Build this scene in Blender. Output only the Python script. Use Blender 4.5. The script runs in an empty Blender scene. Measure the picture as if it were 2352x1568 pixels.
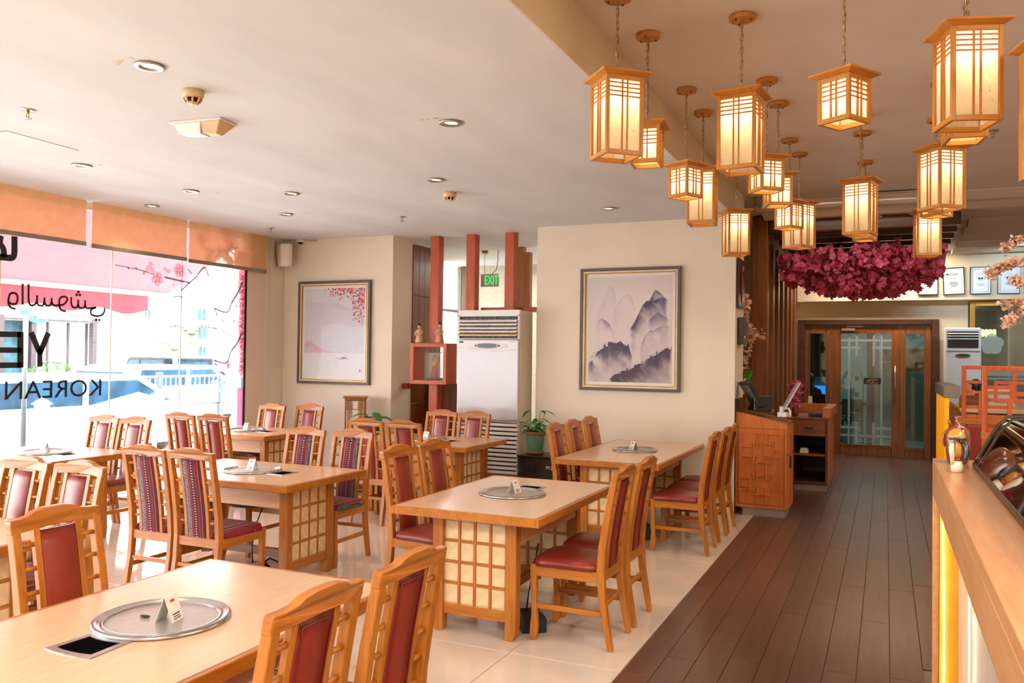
import bpy, bmesh, math, random
import numpy as np
from mathutils import Vector, Matrix
random.seed(7)
PI = math.pi
S = bpy.context.scene
COL = S.collection

# ------------------------------------------------------------ camera
F_PX = 1916.798
ROWS = [(0.91249968, -0.00512161, 0.40904535),
        (0.40886937, -0.02046727, -0.91236338),
        (0.01304481, 0.99977741, -0.01658231)]
EYE = Vector((0, 0, 1.65))
cd = bpy.data.cameras.new('camera'); cam = bpy.data.objects.new('camera', cd); COL.objects.link(cam)
M3 = Matrix(ROWS)
cam.matrix_world = Matrix.Translation(EYE) @ M3.to_4x4()
cd.sensor_width = 36; cd.lens = F_PX * 36 / 2352; cd.clip_start = .05; cd.clip_end = 300
S.camera = cam

def ray(px, py): return M3 @ Vector((px - 1176, 784 - py, -F_PX))
def at_x(px, py, X): d = ray(px, py); return EYE + d * (X / d.x)
def at_y(px, py, Y): d = ray(px, py); return EYE + d * (Y / d.y)
def at_z(px, py, Z): d = ray(px, py); return EYE + d * ((Z - EYE.z) / d.z)

# ------------------------------------------------------------ world, sun, daylight, exposure
S.view_settings.view_transform = 'Standard'; S.view_settings.look = 'None'
S.view_settings.gamma = 1; S.view_settings.use_curve_mapping = False
S.view_settings.exposure = 0.75
S.cycles.use_denoising = True
try:
    S.cycles.denoiser = 'OPENIMAGEDENOISE'
    S.cycles.denoising_input_passes = 'RGB_ALBEDO_NORMAL'
except Exception: pass
S.cycles.max_bounces = 7; S.cycles.diffuse_bounces = 4; S.cycles.glossy_bounces = 3
S.cycles.transmission_bounces = 5; S.cycles.transparent_max_bounces = 12
S.cycles.caustics_reflective = False; S.cycles.caustics_refractive = False
S.cycles.sample_clamp_indirect = 4
SKY = 10.0
wd = bpy.data.worlds.new('sky'); S.world = wd; wd.use_nodes = True
wd.node_tree.nodes['Background'].inputs[0].default_value = (0.86, 0.93, 1.0, 1)
wd.node_tree.nodes['Background'].inputs[1].default_value = SKY

def lamp(name, kind, loc, energy, color=(1, 1, 1), size=.1, rot=(0, 0, 0), **kw):
    l = bpy.data.lights.new(name, kind); l.energy = energy; l.color = color
    if kind == 'AREA':
        l.shape = 'RECTANGLE'; l.size = size; l.size_y = kw.get('size_y', size)
    elif kind == 'SUN': l.angle = math.radians(1)
    else: l.shadow_soft_size = size
    if kind == 'SPOT': l.spot_size = kw.get('cone', 1.6); l.spot_blend = .6
    o = bpy.data.objects.new(name, l); o.location = loc; o.rotation_euler = rot; COL.objects.link(o)
    return o
sun = lamp('sun', 'SUN', (5, -5, 20), 11, (1, .97, .92))
sun.rotation_euler = Vector((-.50, .30, -.82)).to_track_quat('-Z', 'Y').to_euler()
# daylight portals in the glazed shop front (they emit nothing, they only aim the sky sampling)
for (y0, y1) in ((-2.4, 3.0), (3.0, 8.2)):
    p = lamp('window_portal', 'AREA', (-7.46, (y0 + y1) / 2, 1.4), 1, size=2.7, size_y=(y1 - y0), rot=(0, -PI / 2, 0))
    p.data.cycles.is_portal = True
WARM = (1, .80, .56)
# unseen fill lights added behind and beside the camera and in the rooms beyond
lamp('bar_fill_light', 'AREA', (2.3, 2.5, 3.40), 100, (1, .88, .78), size=.6, size_y=3.0)
lamp('hall_fill_light', 'AREA', (-.2, -.8, 3.42), 150, (1, .88, .76), size=1.6, size_y=.6)
lamp('dining_fill_light', 'AREA', (-4.2, -1.6, 3.10), 22, (1, .92, .84), size=2.4, size_y=.6)
lamp('back_room_light', 'AREA', (.2, 18.3, 3.0), 45, (.82, .94, 1.0), size=2, size_y=2)
lamp('side_room_light', 'AREA', (-5.0, 11.6, 3.05), 22, (1, .95, .88), size=1, size_y=.6)

# ------------------------------------------------------------ materials
def lin(c):
    if isinstance(c, str): c = tuple(int(c[i:i + 2], 16) / 255 for i in (0, 2, 4))
    return tuple((v / 12.92 if v <= .04045 else ((v + .055) / 1.055) ** 2.4) for v in c) + (1,)
MATS = {}
class NT:
    def __init__(s, name):
        s.m = bpy.data.materials.new(name); s.m.use_nodes = True; s.t = s.m.node_tree; s.n = s.t.nodes
        s.b = s.n['Principled BSDF']; s.out = s.n['Material Output']; MATS[name] = s.m
    def new(s, k, **kw):
        x = s.n.new(k)
        for a, v in kw.items(): setattr(x, a, v)
        return x
    def link(s, a, b): s.t.links.new(a, b)
    def coord(s, scale=(1, 1, 1), kind='Object'):
        c = s.new('ShaderNodeTexCoord'); m = s.new('ShaderNodeMapping'); m.inputs['Scale'].default_value = scale
        s.link(c.outputs[kind], m.inputs[0]); return m.outputs[0]
    def noise(s, vec, scale=5, detail=4, rough=.55):
        x = s.new('ShaderNodeTexNoise'); x.inputs['Scale'].default_value = scale
        x.inputs['Detail'].default_value = detail; x.inputs['Roughness'].default_value = rough
        s.link(vec, x.inputs['Vector']); return x.outputs['Fac']
    def ramp(s, fac, stops, mode='LINEAR'):
        x = s.new('ShaderNodeValToRGB'); x.color_ramp.interpolation = mode; e = x.color_ramp.elements
        while len(e) < len(stops): e.new(.5)
        for k, (p, c) in enumerate(stops): e[k].position = p; e[k].color = lin(c)
        s.link(fac, x.inputs[0]); return x.outputs[0]
    def bump(s, h, strength=.2, dist=.01):
        x = s.new('ShaderNodeBump'); x.inputs['Strength'].default_value = strength; x.inputs['Distance'].default_value = dist
        s.link(h, x.inputs['Height']); s.link(x.outputs[0], s.b.inputs['Normal'])
    def math(s, op, a, b=None):
        x = s.new('ShaderNodeMath', operation=op)
        for k, v in ((0, a), (1, b)):
            if v is None: continue
            if isinstance(v, (int, float)): x.inputs[k].default_value = v
            else: s.link(v, x.inputs[k])
        return x.outputs[0]
    def mix(s, f, a, b):
        x = s.new('ShaderNodeMix', data_type='RGBA')
        for k, v in ((0, f), (6, a), (7, b)):
            if isinstance(v, (int, float)): x.inputs[k].default_value = v
            elif isinstance(v, (str, tuple)): x.inputs[k].default_value = lin(v)
            else: s.link(v, x.inputs[k])
        return x.outputs[2]
    def rough(s, r, metal=0, spec=.5, coat=0):
        s.b.inputs['Roughness'].default_value = r; s.b.inputs['Metallic'].default_value = metal
        s.b.inputs['Specular IOR Level'].default_value = spec; s.b.inputs['Coat Weight'].default_value = coat
        s.b.inputs['Coat Roughness'].default_value = .15

def plain(name, c, r=.5, metal=0, var=.06, nscale=6, bump=0, bscale=80, emis=None, estr=1, coat=0):
    t = NT(name); t.rough(r, metal, coat=coat)
    if var:
        l = tuple(int(c[i:i + 2], 16) / 255 for i in (0, 2, 4))
        v = t.coord(); n = t.noise(v, nscale)
        t.link(t.ramp(n, [(.3, tuple(max(0, x * (1 - var)) for x in l)), (.7, tuple(min(1, x * (1 + var)) for x in l))]), t.b.inputs['Base Color'])
    else: t.b.inputs['Base Color'].default_value = lin(c)
    if bump: t.bump(t.noise(t.coord(), bscale, 3), bump, .004)
    if emis: t.b.inputs['Emission Color'].default_value = lin(emis); t.b.inputs['Emission Strength'].default_value = estr
    return t.m
def wood(name, c1, c2, c3, axis='z', r=.38, scale=22, coat=.15, rnd=.0, kind='Object'):
    t = NT(name); t.rough(r, coat=coat)
    sc = {'x': (.09, 1, 1), 'y': (1, .09, 1), 'z': (1, 1, .09)}[axis]
    v = t.coord(sc, kind)
    n = t.noise(v, scale, 5, .6); n2 = t.noise(v, scale * 4, 3, .6)
    w = t.math('ADD', t.math('MULTIPLY', n, .75), t.math('MULTIPLY', n2, .25))
    c = t.ramp(w, [(.32, c1), (.5, c2), (.68, c3)])
    if rnd:
        oi = t.new('ShaderNodeObjectInfo'); hs = t.new('ShaderNodeHueSaturation')
        v_ = t.math('ADD', t.math('MULTIPLY', oi.outputs['Random'], rnd * 2), 1 - rnd)
        t.link(v_, hs.inputs['Value']); t.link(c, hs.inputs['Color']); c = hs.outputs[0]
    t.link(c, t.b.inputs['Base Color']); t.bump(w, .12, .003); return t.m
for a in 'xyz':
    wood('oak_' + a, '985813', 'b06a1f', 'c17c2d', a, rnd=.05)
    wood('redwood_' + a, 'a8431e', 'bb5328', 'c86438', a, .45, 16, .05)
    wood('dark_oak_' + a, '663410', '7c4516', '90541f', a, .42, 14, .05)
    wood('lantern_wood_' + a, 'a86a26', 'bc7c30', 'ca8a3c', a, .45, 20, .05)
wood('walnut', '38190c', '482312', '562c18', 'x', .5, 12)
wood('laminate', 'd6b08c', 'dab592', 'deba98', 'x', .24, 40, .25)
wood('laminate_side', 'c9956c', 'd4a27a', 'dcae88', 'x', .5, 30, 0)
wood('counter_wood', 'bb8353', 'c8915f', 'd19d6d', 'y', .33, 30, .2)
wood('orange_cabinet', 'b85e1c', 'c46a22', 'ce762c', 'z', .4, 24, .15)
wood('plank_wood', '4a3026', '5c3e30', '6c4c3b', 'y', .30, 7, .12, rnd=.07)
plain('leather', '882e20', .33, var=.08, bump=.15, bscale=220, coat=.1)
plain('leather_piping', '6e211a', .4)
plain('shoji_paper', 'e0c498', .6, var=.07, nscale=14)
plain('wall_paint', 'e9decd', .75, var=.015, nscale=2, bump=.05, bscale=120)
plain('wall_paint_warm', 'd9c7aa', .75, var=.02, nscale=2, bump=.05, bscale=120)
plain('column_paint', 'e6d2bd', .7, var=.01)
plain('white_paint', 'f4f2ee', .6, var=.01)
plain('steel', 'c9c9c9', .18, 1, var=.02)
plain('brushed_steel', 'b9b7b3', .33, 1, var=.03, nscale=30)
plain('disc_steel', 'b4aea8', .45, .7, var=.03, nscale=30)
plain('dark_metal', '2a2624', .45, .6)
plain('black_plastic', '161616', .4)
plain('black_lacquer', '1d1716', .3, coat=.3)
plain('brass', 'b08a4a', .35, 1)
plain('chain_brass', 'a98d62', .35, 1)
plain('white_plastic', 'e9e7e4', .35, var=.015)
plain('ac_gloss', 'c9c6ca', .12, var=.01, coat=.5)
plain('ac_side', 'dccfb8', .5, var=.01)
plain('cream_plastic', 'd9b98c', .45)
plain('card_white', 'efece6', .6, var=0)
plain('ink_red', 'c0504a', .6, var=0); plain('ink_black', '2a2a2c', .6, var=0)
plain('decal_black', '16141a', .5, var=0)
plain('green_pot', '5c8868', .5); plain('terracotta', '8a4a34', .6); plain('soil', '2f2018', .9)
plain('leaf', '3c7a34', .45, var=.2, nscale=9); plain('leaf_dark', '2a5a30', .5, var=.2); plain('grass_green', '5f9a24', .6, var=.3, nscale=20)
plain('blossom_pink', 'ff7ea0', .7, var=.16, nscale=3); plain('blossom_deep', 'f05a80', .7, var=.16, nscale=3)
plain('blossom_peach', 'f0c8ac', .7, var=.06)
plain('branch', '4a3026', .8)
plain('frame_gray', '5d5350', .5, var=.12, nscale=60); plain('frame_cream', 'e2cfae', .5); plain('frame_gold', 'b98a3a', .35, .7)
plain('mat_white', 'f2efec', .7, var=0)
plain('exit_gray', 'd8d0c4', .5); plain('exit_green', '12b84a', .5, var=0, emis='18e060', estr=1.0)
plain('led_white', 'fff3d8', .5, var=0, emis='fff0cc', estr=3)
plain('downlight_glow', 'fff0c0', .5, var=0, emis='ffd98a', estr=6)
plain('spot_glow', 'cfe6ff', .5, var=0, emis='cfe8ff', estr=14)
plain('gold_panel', 'd99a22', .3, coat=.3, var=.12, nscale=4)
plain('yellow_panel', 'f0a818', .35, var=.05, emis='ffa000', estr=.35)
plain('onyx_panel', 'd9cfc6', .28, var=.08, nscale=5, coat=.3)
plain('stone_wall', 'd2cab8', .85, var=.05, nscale=30, bump=1, bscale=16)
t = NT('slot_shade_black'); t.rough(1, spec=0); t.b.inputs['Base Color'].default_value = lin('0c0a0c')
plain('ceramic_brown', '7c4024', .2, var=.25, nscale=10, coat=.5)
plain('clay_cream', 'd8b48a', .6, var=.1); plain('clay_pink', 'd4917c', .6, var=.1); plain('hair_dark', '2c1f1a', .5)
plain('paint_mustard', 'c89038', .3, coat=.4, var=.1); plain('paint_ivory', 'e8dcc0', .3, coat=.4); plain('paint_navy', '2c3540', .3, coat=.4); plain('paint_red', 'a3262c', .3, coat=.4)
plain('fabric_red', 'c0434c', .8); plain('fabric_gold', 'd8b070', .6)
plain('screen_glass', '5f6a60', .08, var=.2, nscale=8); plain('acrylic', 'd8ccd0', .12, var=.03)
plain('paper_cream', 'e8dcc4', .7, var=.04); plain('navy_book', '2c3040', .6)
plain('plinth_stone', '8c8074', .5); plain('grey_paint', '8b8378', .6)
plain('outside_white', 'f2f2f2', .6, var=.02); plain('outside_ground', 'b4b0a8', .9, var=.03)
plain('car_white', 'f4f4f4', .2, coat=.5, var=0); plain('car_glass', '123044', .25, var=.35, nscale=3)
plain('car_dark', '121c24', .4); plain('car_red', '5a1420', .4); plain('tyre', '202020', .8)
plain('pole_gray', '30383c', .5); plain('building_white', 'ece9e4', .8, var=.03); plain('building_pane', '28444c', .4, var=.2)
plain('store_frame', '241418', .5); plain('green_sign', '085a46', .5); plain('bush', '22420f', .8, var=.5, nscale=9)
plain('teal_wall', '8fa8a0', .8, var=.04); plain('mural_brown', '8a6a50', .7, var=.5, nscale=9); plain('tile_dark', '55605c', .25, var=.1)
plain('tile_pale', 'c4ccc8', .2, var=.05); plain('chair_green', '5a6a52', .5); plain('tv_black', '0a0a0a', .2); plain('shirt_dark', '16161a', .9)
plain('skin', 'b98a6c', .6); plain('dark_panel', '6a4a34', .6); plain('wainscot', '4b3a30', .5)
plain('tent_white', 'f6efec', .8, var=.01)
plain('certificate', 'd3dade', .5, var=.02); plain('cert_ink', '6a767c', .6, var=0)
plain('sushi_beige', 'c9a87a', .6, var=.2, nscale=12); plain('sushi_gray', '4c4a44', .5, var=.2)
plain('bronze_trim', '4a4036', .3, .6)

def thin_glass(name, tint='ffffff', gloss=.08, frost=0):
    t = NT(name); t.n.remove(t.b)
    a = t.new('ShaderNodeBsdfTransparent'); a.inputs[0].default_value = lin(tint)
    g = t.new('ShaderNodeBsdfGlossy'); g.inputs['Roughness'].default_value = .03
    m = t.new('ShaderNodeMixShader'); lw = t.new('ShaderNodeLayerWeight'); lw.inputs[0].default_value = .25
    f = t.math('ADD', t.math('MULTIPLY', lw.outputs['Fresnel'], .6 if gloss > .05 else .12), gloss * .4)
    t.link(f, m.inputs[0]); t.link(a.outputs[0], m.inputs[1]); t.link(g.outputs[0], m.inputs[2])
    o = m.outputs[0]
    if frost:
        d = t.new('ShaderNodeBsdfDiffuse'); d.inputs[0].default_value = lin('d8e4e2')
        tr = t.new('ShaderNodeBsdfTranslucent'); tr.inputs[0].default_value = lin('d8e4e2')
        x = t.new('ShaderNodeMixShader'); x.inputs[0].default_value = .5; t.link(d.outputs[0], x.inputs[1]); t.link(tr.outputs[0], x.inputs[2])
        y = t.new('ShaderNodeMixShader'); y.inputs[0].default_value = frost; t.link(o, y.inputs[1]); t.link(x.outputs[0], y.inputs[2]); o = y.outputs[0]
    t.link(o, t.out.inputs[0]); return t.m
thin_glass('clear_glass'); thin_glass('picture_glass', 'ffffff', .02); thin_glass('tinted_glass', 'b8c8c0', .2); thin_glass('frosted_glass', 'e0f0ee', .1, .6)
thin_glass('case_glass', '989086', .14); thin_glass('door_glass', 'c8dcdc', .12)

def cloth(name, c, tr=.6, extra=None, alpha=0):
    t = NT(name); t.n.remove(t.b)
    d = t.new('ShaderNodeBsdfDiffuse'); x = t.new('ShaderNodeBsdfTranslucent'); m = t.new('ShaderNodeMixShader')
    n = t.noise(t.coord(), 9, 4); l = tuple(int(c[i:i + 2], 16) / 255 for i in (0, 2, 4))
    r = t.ramp(n, [(.3, tuple(v * .95 for v in l)), (.7, l)])
    if extra:   # thin dark fibres pressed in the paper
        v = t.coord((1, 1, .35)); k = t.noise(v, 55, 2, .5); k2 = t.noise(v, 9, 2)
        f = t.math('MULTIPLY', t.math('LESS_THAN', t.math('ABSOLUTE', t.math('SUBTRACT', k, .5)), .006), t.math('GREATER_THAN', k2, .56))
        r = t.mix(t.math('MULTIPLY', f, .55), r, extra)
    for s_ in (d, x): t.link(r, s_.inputs[0])
    m.inputs[0].default_value = tr; t.link(d.outputs[0], m.inputs[1]); t.link(x.outputs[0], m.inputs[2])
    o = m.outputs[0]
    if alpha:
        a = t.new('ShaderNodeBsdfTransparent'); mm = t.new('ShaderNodeMixShader'); mm.inputs[0].default_value = alpha
        t.link(o, mm.inputs[1]); t.link(a.outputs[0], mm.inputs[2]); o = mm.outputs[0]
    t.link(o, t.out.inputs[0]); return t.m
cloth('lantern_paper', 'fff4d6', .66, 'a88a50'); cloth('blind_fabric', 'f0c090', .15, alpha=.06); cloth('awning_fabric', 'c0505a', .22); cloth('awning_fabric_lit', 'c9666a', .22)  # canopy cloth repeats the valance cloth, its colour lightened for stronger light
cloth('decal_pink', 'f8b4c4', .6, alpha=.35); cloth('decal_hot', 'ee6c8c', .6); cloth('decal_branch', '9a90ac', .45, alpha=.12); cloth('decal_white', 'f6eef4', .5, alpha=.35)
cloth('pink_film', 'f4a8c8', .6, alpha=.1)

for n_ in ('car_glass', 'building_pane', 'car_dark'): MATS[n_].node_tree.nodes['Principled BSDF'].inputs['Specular IOR Level'].default_value = .12
# ceiling paint with faint trowelled patches
t = NT('ceiling_paint'); t.rough(.85); v = t.coord((1, .35, 1)); n = t.noise(v, 1.6, 3)
t.link(t.ramp(n, [(.35, 'd9dbde'), (.65, 'e5e7ea')]), t.b.inputs['Base Color']); t.bump(t.noise(t.coord(), 1.4, 2), .25, .03)
t = NT('high_ceiling_paint'); t.rough(.85); n = t.noise(t.coord(), 1.2, 3)
t.link(t.ramp(n, [(.35, 'e4d6cb'), (.65, 'ecdfd5')]), t.b.inputs['Base Color']); t.bump(t.noise(t.coord(), 60, 2), .1, .003)
# polished tile
t = NT('floor_tile'); t.rough(.07, coat=.2); n = t.noise(t.coord(), 3, 4)
t.link(t.ramp(n, [(.3, 'd6c7b6'), (.7, 'e0d2c2')]), t.b.inputs['Base Color'])
plain('grout', '8a7a6a', .9)
# woven striped cloth
t = NT('woven_stripe'); t.rough(.85)
c = t.new('ShaderNodeTexCoord'); sp = t.new('ShaderNodeSeparateXYZ'); t.link(c.outputs['Object'], sp.inputs[0])
X = sp.outputs[0]; L_ = t.math('ADD', sp.outputs[1], sp.outputs[2])
u = t.math('FRACT', t.math('ADD', t.math('DIVIDE', X, .15), .5))
base = t.ramp(u, [(0, '2a2028'), (.06, '5c545c'), (.13, '3a3440'), (.2, '7c6c74'), (.24, '7c1428'), (.42, '1c1418'), (.56, '80162a'), (.66, '3c0c18'), (.72, '86182a'), (.84, 'a89898'), (.87, '3c1620'), (.93, '7a1c2a')], 'CONSTANT')
chain = t.math('MULTIPLY', t.math('GREATER_THAN', t.math('SINE', t.math('MULTIPLY', L_, 420)), .1), t.math('LESS_THAN', t.math('ABSOLUTE', t.math('SUBTRACT', u, .49)), .04))
dots = t.math('MULTIPLY', t.math('GREATER_THAN', t.math('SINE', t.math('MULTIPLY', L_, 600)), .4), t.math('LESS_THAN', t.math('ABSOLUTE', t.math('SUBTRACT', u, .69)), .015))
fz = t.math('MULTIPLY', t.math('GREATER_THAN', t.noise(t.coord((1, 1, 1)), 260, 1), .58), t.math('LESS_THAN', t.math('ABSOLUTE', t.math('SUBTRACT', u, .1)), .09))
t.link(t.mix(t.math('MINIMUM', t.math('ADD', t.math('ADD', chain, dots), fz), 1), base, 'b4aca6'), t.b.inputs['Base Color'])
# vertex-painted print
t = NT('art_print'); t.rough(.6); a = t.new('ShaderNodeVertexColor'); a.layer_name = 'Col'; t.link(a.outputs[0], t.b.inputs['Base Color'])

# ------------------------------------------------------------ builders
class B:
    def __init__(s): s.v = []; s.f = []; s.m = []; s.sm = []
    def add(s, vs, fs, mi=0, smooth=False):
        o = len(s.v); s.v += [tuple(v) for v in vs]; s.f += [tuple(i + o for i in f) for f in fs]
        s.m += [mi] * len(fs); s.sm += [smooth] * len(fs); return s
    def box(s, x0, x1, y0, y1, z0, z1, mi=0):
        x0, x1 = sorted((x0, x1)); y0, y1 = sorted((y0, y1)); z0, z1 = sorted((z0, z1))
        return s.add([(x0, y0, z0), (x1, y0, z0), (x1, y1, z0), (x0, y1, z0), (x0, y0, z1), (x1, y0, z1), (x1, y1, z1), (x0, y1, z1)],
                     [(0, 3, 2, 1), (4, 5, 6, 7), (0, 1, 5, 4), (1, 2, 6, 5), (2, 3, 7, 6), (3, 0, 4, 7)], mi)
    def prism(s, poly, axis, a, b, mi=0):
        """poly: 2D points; axis 'x': (y,z) pairs, 'y': (x,z), 'z': (x,y)"""
        n = len(poly)
        def P(p, c): return {'x': (c, p[0], p[1]), 'y': (p[0], c, p[1]), 'z': (p[0], p[1], c)}[axis]
        vs = [P(p, a) for p in poly] + [P(p, b) for p in poly]
        fs = [tuple(range(n))[::-1], tuple(range(n, 2 * n))] + [(i, (i + 1) % n, (i + 1) % n + n, i + n) for i in range(n)]
        return s.add(vs, fs, mi)
    def lathe(s, prof, c=(0, 0, 0), n=24, mi=0, sx=1, sy=1, smooth=True, cap=True):
        vs = []; fs = []
        for r, z in prof:
            for k in range(n): a = 2 * PI * k / n; vs.append((c[0] + r * sx * math.cos(a), c[1] + r * sy * math.sin(a), c[2] + z))
        for j in range(len(prof) - 1):
            for k in range(n): k2 = (k + 1) % n; fs.append((j * n + k, j * n + k2, (j + 1) * n + k2, (j + 1) * n + k))
        flat = lambda a, b_: abs(a[1] - b_[1]) < 1e-6 and b_[0] < a[0]
        if cap and prof[0][0] > 1e-5 and not flat(prof[0], prof[1]): fs.append(tuple(range(n))[::-1])
        if cap and prof[-1][0] > 1e-5 and not flat(prof[-1], prof[-2]): fs.append(tuple((len(prof) - 1) * n + k for k in range(n)))
        return s.add(vs, fs, mi, smooth)
    def tube(s, pts, r, n=8, mi=0, closed=False, radii=None):
        pts = [Vector(p) for p in pts]; N = len(pts); vs = []; fs = []
        up = Vector((0, 0, 1)); prev = None
        for i, p in enumerate(pts):
            d = (pts[(i + 1) % N] - pts[i - 1]) if closed else (pts[min(i + 1, N - 1)] - pts[max(i - 1, 0)])
            d.normalize()
            a = prev if prev is not None else (up if abs(d.z) < .9 else Vector((1, 0, 0)))
            a = (a - d * a.dot(d)); a = a.normalized() if a.length > 1e-6 else Vector((1, 0, 0)); prev = a; b = d.cross(a)
            rr = radii[i] if radii else r
            for k in range(n): t_ = 2 * PI * k / n; vs.append(p + a * rr * math.cos(t_) + b * rr * math.sin(t_))
        for i in range(N if closed else N - 1):
            j = (i + 1) % N
            for k in range(n): k2 = (k + 1) % n; fs.append((i * n + k, i * n + k2, j * n + k2, j * n + k))
        if not closed: fs += [tuple(range(n))[::-1], tuple((N - 1) * n + k for k in range(n))]
        return s.add(vs, fs, mi, True)
    def ball(s, c, r, n=12, mi=0, sx=1, sy=1, sz=1):
        m = max(4, n // 2); prof = [(max(r * math.sin(PI * j / m), 1e-6), -r * math.cos(PI * j / m) * sz) for j in range(m + 1)]
        return s.lathe(prof, c, n, mi, sx, sy)
    def move(s, M):
        s.v = [tuple(M @ Vector(v)) for v in s.v]; return s
    def mesh(s, name, mats, bevel=0, seg=1):
        me = bpy.data.meshes.new(name); me.from_pydata(s.v, [], s.f)
        for m_ in (mats if isinstance(mats, (list, tuple)) else [mats]): me.materials.append(MATS[m_])
        me.polygons.foreach_set('material_index', s.m); me.polygons.foreach_set('use_smooth', s.sm)
        if bevel:
            bm = bmesh.new(); bm.from_mesh(me)
            bmesh.ops.recalc_face_normals(bm, faces=bm.faces)
            ed = [e for e in bm.edges if len(e.link_faces) == 2 and e.calc_face_angle(0) > .5]
            bmesh.ops.bevel(bm, geom=ed, offset=bevel, segments=seg, affect='EDGES', profile=.6, clamp_overlap=True)
            bm.to_mesh(me); bm.free()
        me.update(); return me
    def build(s, name, mats, parent=None, bevel=0, seg=1, loc=None):
        o = bpy.data.objects.new(name, s.mesh(name, mats, bevel, seg)); COL.objects.link(o)
        if parent: o.parent = parent
        if loc is not None: o.location = loc
        return o
def tag(o, label=None, cat=None, group=None, kind=None):
    if label: o['label'] = label
    if cat: o['category'] = cat
    if group: o['group'] = group
    if kind: o['kind'] = kind
    return o
def empty(name, loc=(0, 0, 0), rz=0, label=None, cat=None, group=None, kind=None):
    o = bpy.data.objects.new(name, None); COL.objects.link(o); o.location = loc; o.rotation_euler = (0, 0, rz)
    o.empty_display_size = .1
    return tag(o, label, cat, group, kind)
def put(name, mesh, parent=None, loc=(0, 0, 0), rot=(0, 0, 0)):
    o = bpy.data.objects.new(name, mesh); COL.objects.link(o); o.parent = parent; o.location = loc; o.rotation_euler = rot; return o
def copy_tree(o, parent=None):
    c = o.copy(); COL.objects.link(c)
    if parent: c.parent = parent
    for ch in list(o.children): copy_tree(ch, c)
    return c
def struct(o): o['kind'] = 'structure'; return o
def boxes(*bs):
    b = B()
    for x in bs: b.box(*x)
    return b

# ============================================================ SETTING
# ---- tiled dining floor
fl = struct(B().box(-7.45, -1.262, -3, 12.8, -.12, -.006).box(-4.35, -1.262, 12.8, 15.65, -.12, -.006).build('floor', 'grout'))
TX, TY = .64, 1.28; k = 0
xs = [-1.262]
while xs[-1] > -7.44: xs.append(max(xs[-1] - TX, -7.45))
tile_mesh = {}
for i in range(len(xs) - 1):
    for j in range(-4, 9):
        y0 = 4.26 + TY * (j - 1); y1 = y0 + TY
        if y0 > 12.6 or y1 < -2.9: continue
        w_ = xs[i] - xs[i + 1]
        if w_ < .05: continue
        key = round(w_, 3)
        if key not in tile_mesh: tile_mesh[key] = B().box(-w_ + .003, -.003, .003, TY - .003, -.02, 0).mesh('tile', 'floor_tile', .0015)
        put('tile', tile_mesh[key], fl, (xs[i], y0, 0))
# ---- plank floor of the aisle
fc = struct(B().box(-1.262, 3.6, -3, 15.6, -.12, -.006).build('floor', 'grout'))
PW = .1605; PL = 1.83; pm = B().box(.0015, PW - .0015, .0015, PL - .0015, -.02, .002).mesh('plank', 'plank_wood', .0012)
for i in range(13):
    off = random.random() * PL
    y = (1.2 if i < 9 else 5.8) - off
    while y < 15.5:
        if y + PL < 15.6: put('plank', pm, fc, (-1.257 + i * PW, y, 0))
        else: put('plank', B().box(.0015, PW - .0015, .0015, 15.6 - y, -.02, .002).mesh('plank', 'plank_wood', .0012), fc, (-1.257 + i * PW, y, 0))
        y += PL
tag(B().box(.832, 3.6, -3, 15.6, -.02, .0015).box(.189, .831, -3, 3.9, -.02, .0008).build('plank', 'plank_wood', fc), kind='stuff')
tag(B().box(-1.257, .19, -3, 1.2 - PL, -.02, .0005).build('plank', 'plank_wood', fc), kind='stuff')
# ---- ceilings
struct(boxes((-7.45, -1.457, -3, 9.56, 3.15, 3.7), (-7.45, -3.6, 9.56, 12.8, 3.15, 3.7)).build('ceiling', 'ceiling_paint'))
struct(boxes((-1.457, 3.65, -3, 21, 3.45, 3.7), (-3.6, -1.457, 9.565, 21, 3.46, 3.7), (-4.2, -3.6, 12.8, 21, 3.46, 3.7)).build('ceiling', 'high_ceiling_paint'))
struct(boxes((-1.462, -1.452, -3, 9.0, 3.145, 3.45)).build('trim_1', 'wall_paint_warm'))
# soft folds of the high ceiling at its far end
b = B()
for k_, y in enumerate((9.9, 10.5, 11.9, 12.6, 13.3, 14.0, 14.7)):
    b.prism([(y, 3.46), (y + .5, 3.46), (y + .46, 3.40 - .004 * k_), (y + .25, 3.385 - .004 * k_), (y + .04, 3.44)], 'x', .95 if y > 10.9 else -1.4, 3.6)
struct(b.build('trim_2', 'high_ceiling_paint'))
# ---- walls
struct(boxes((-7.45, -5.70, 9.0, 9.48, 0, 3.15)).build('wall_back_left', 'wall_paint'))
struct(boxes((-3.725, -1.455, 9.0, 9.55, 0, 3.46)).build('wall_back_middle', 'wall_paint'))
struct(boxes((-3.58, -1.6, 12.0, 12.15, 0, 3.46), (-3.58, -3.5, 9.56, 12, 0, 3.46)).build('wall_alcove', 'wall_paint_warm'))
struct(boxes((-4.2, -1.42, 15.5, 15.65, 0, 3.46), (-4.35, -4.2, 12.8, 15.65, 0, 3.46), (-1.42, .79, 15.5, 15.65, 2.34, 3.46), (.79, 1.22, 15.5, 15.65, 0, 3.46), (1.22, 3.65, 15.5, 15.65, 0, .9), (1.22, 3.65, 15.5, 15.65, 2.62, 3.46)).build('wall_back_right', 'wall_paint_warm'))
struct(boxes((-1.42, 3.6, 15.30, 15.5, 2.64, 3.46)).build('trim_3', 'wall_paint_warm', bevel=.01))
struct(boxes((3.55, 3.7, -3, 15.6, 0, 3.5)).build('wall_right', 'wall_paint_warm'))
struct(boxes((-7.5, 3.65, -3.1, -2.95, 0, 3.6)).build('wall_front', 'wall_paint_warm'))
struct(boxes((-7.62, -7.40, 8.27, 8.60, 0, 3.15)).build('wall_left', 'column_paint'))
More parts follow.
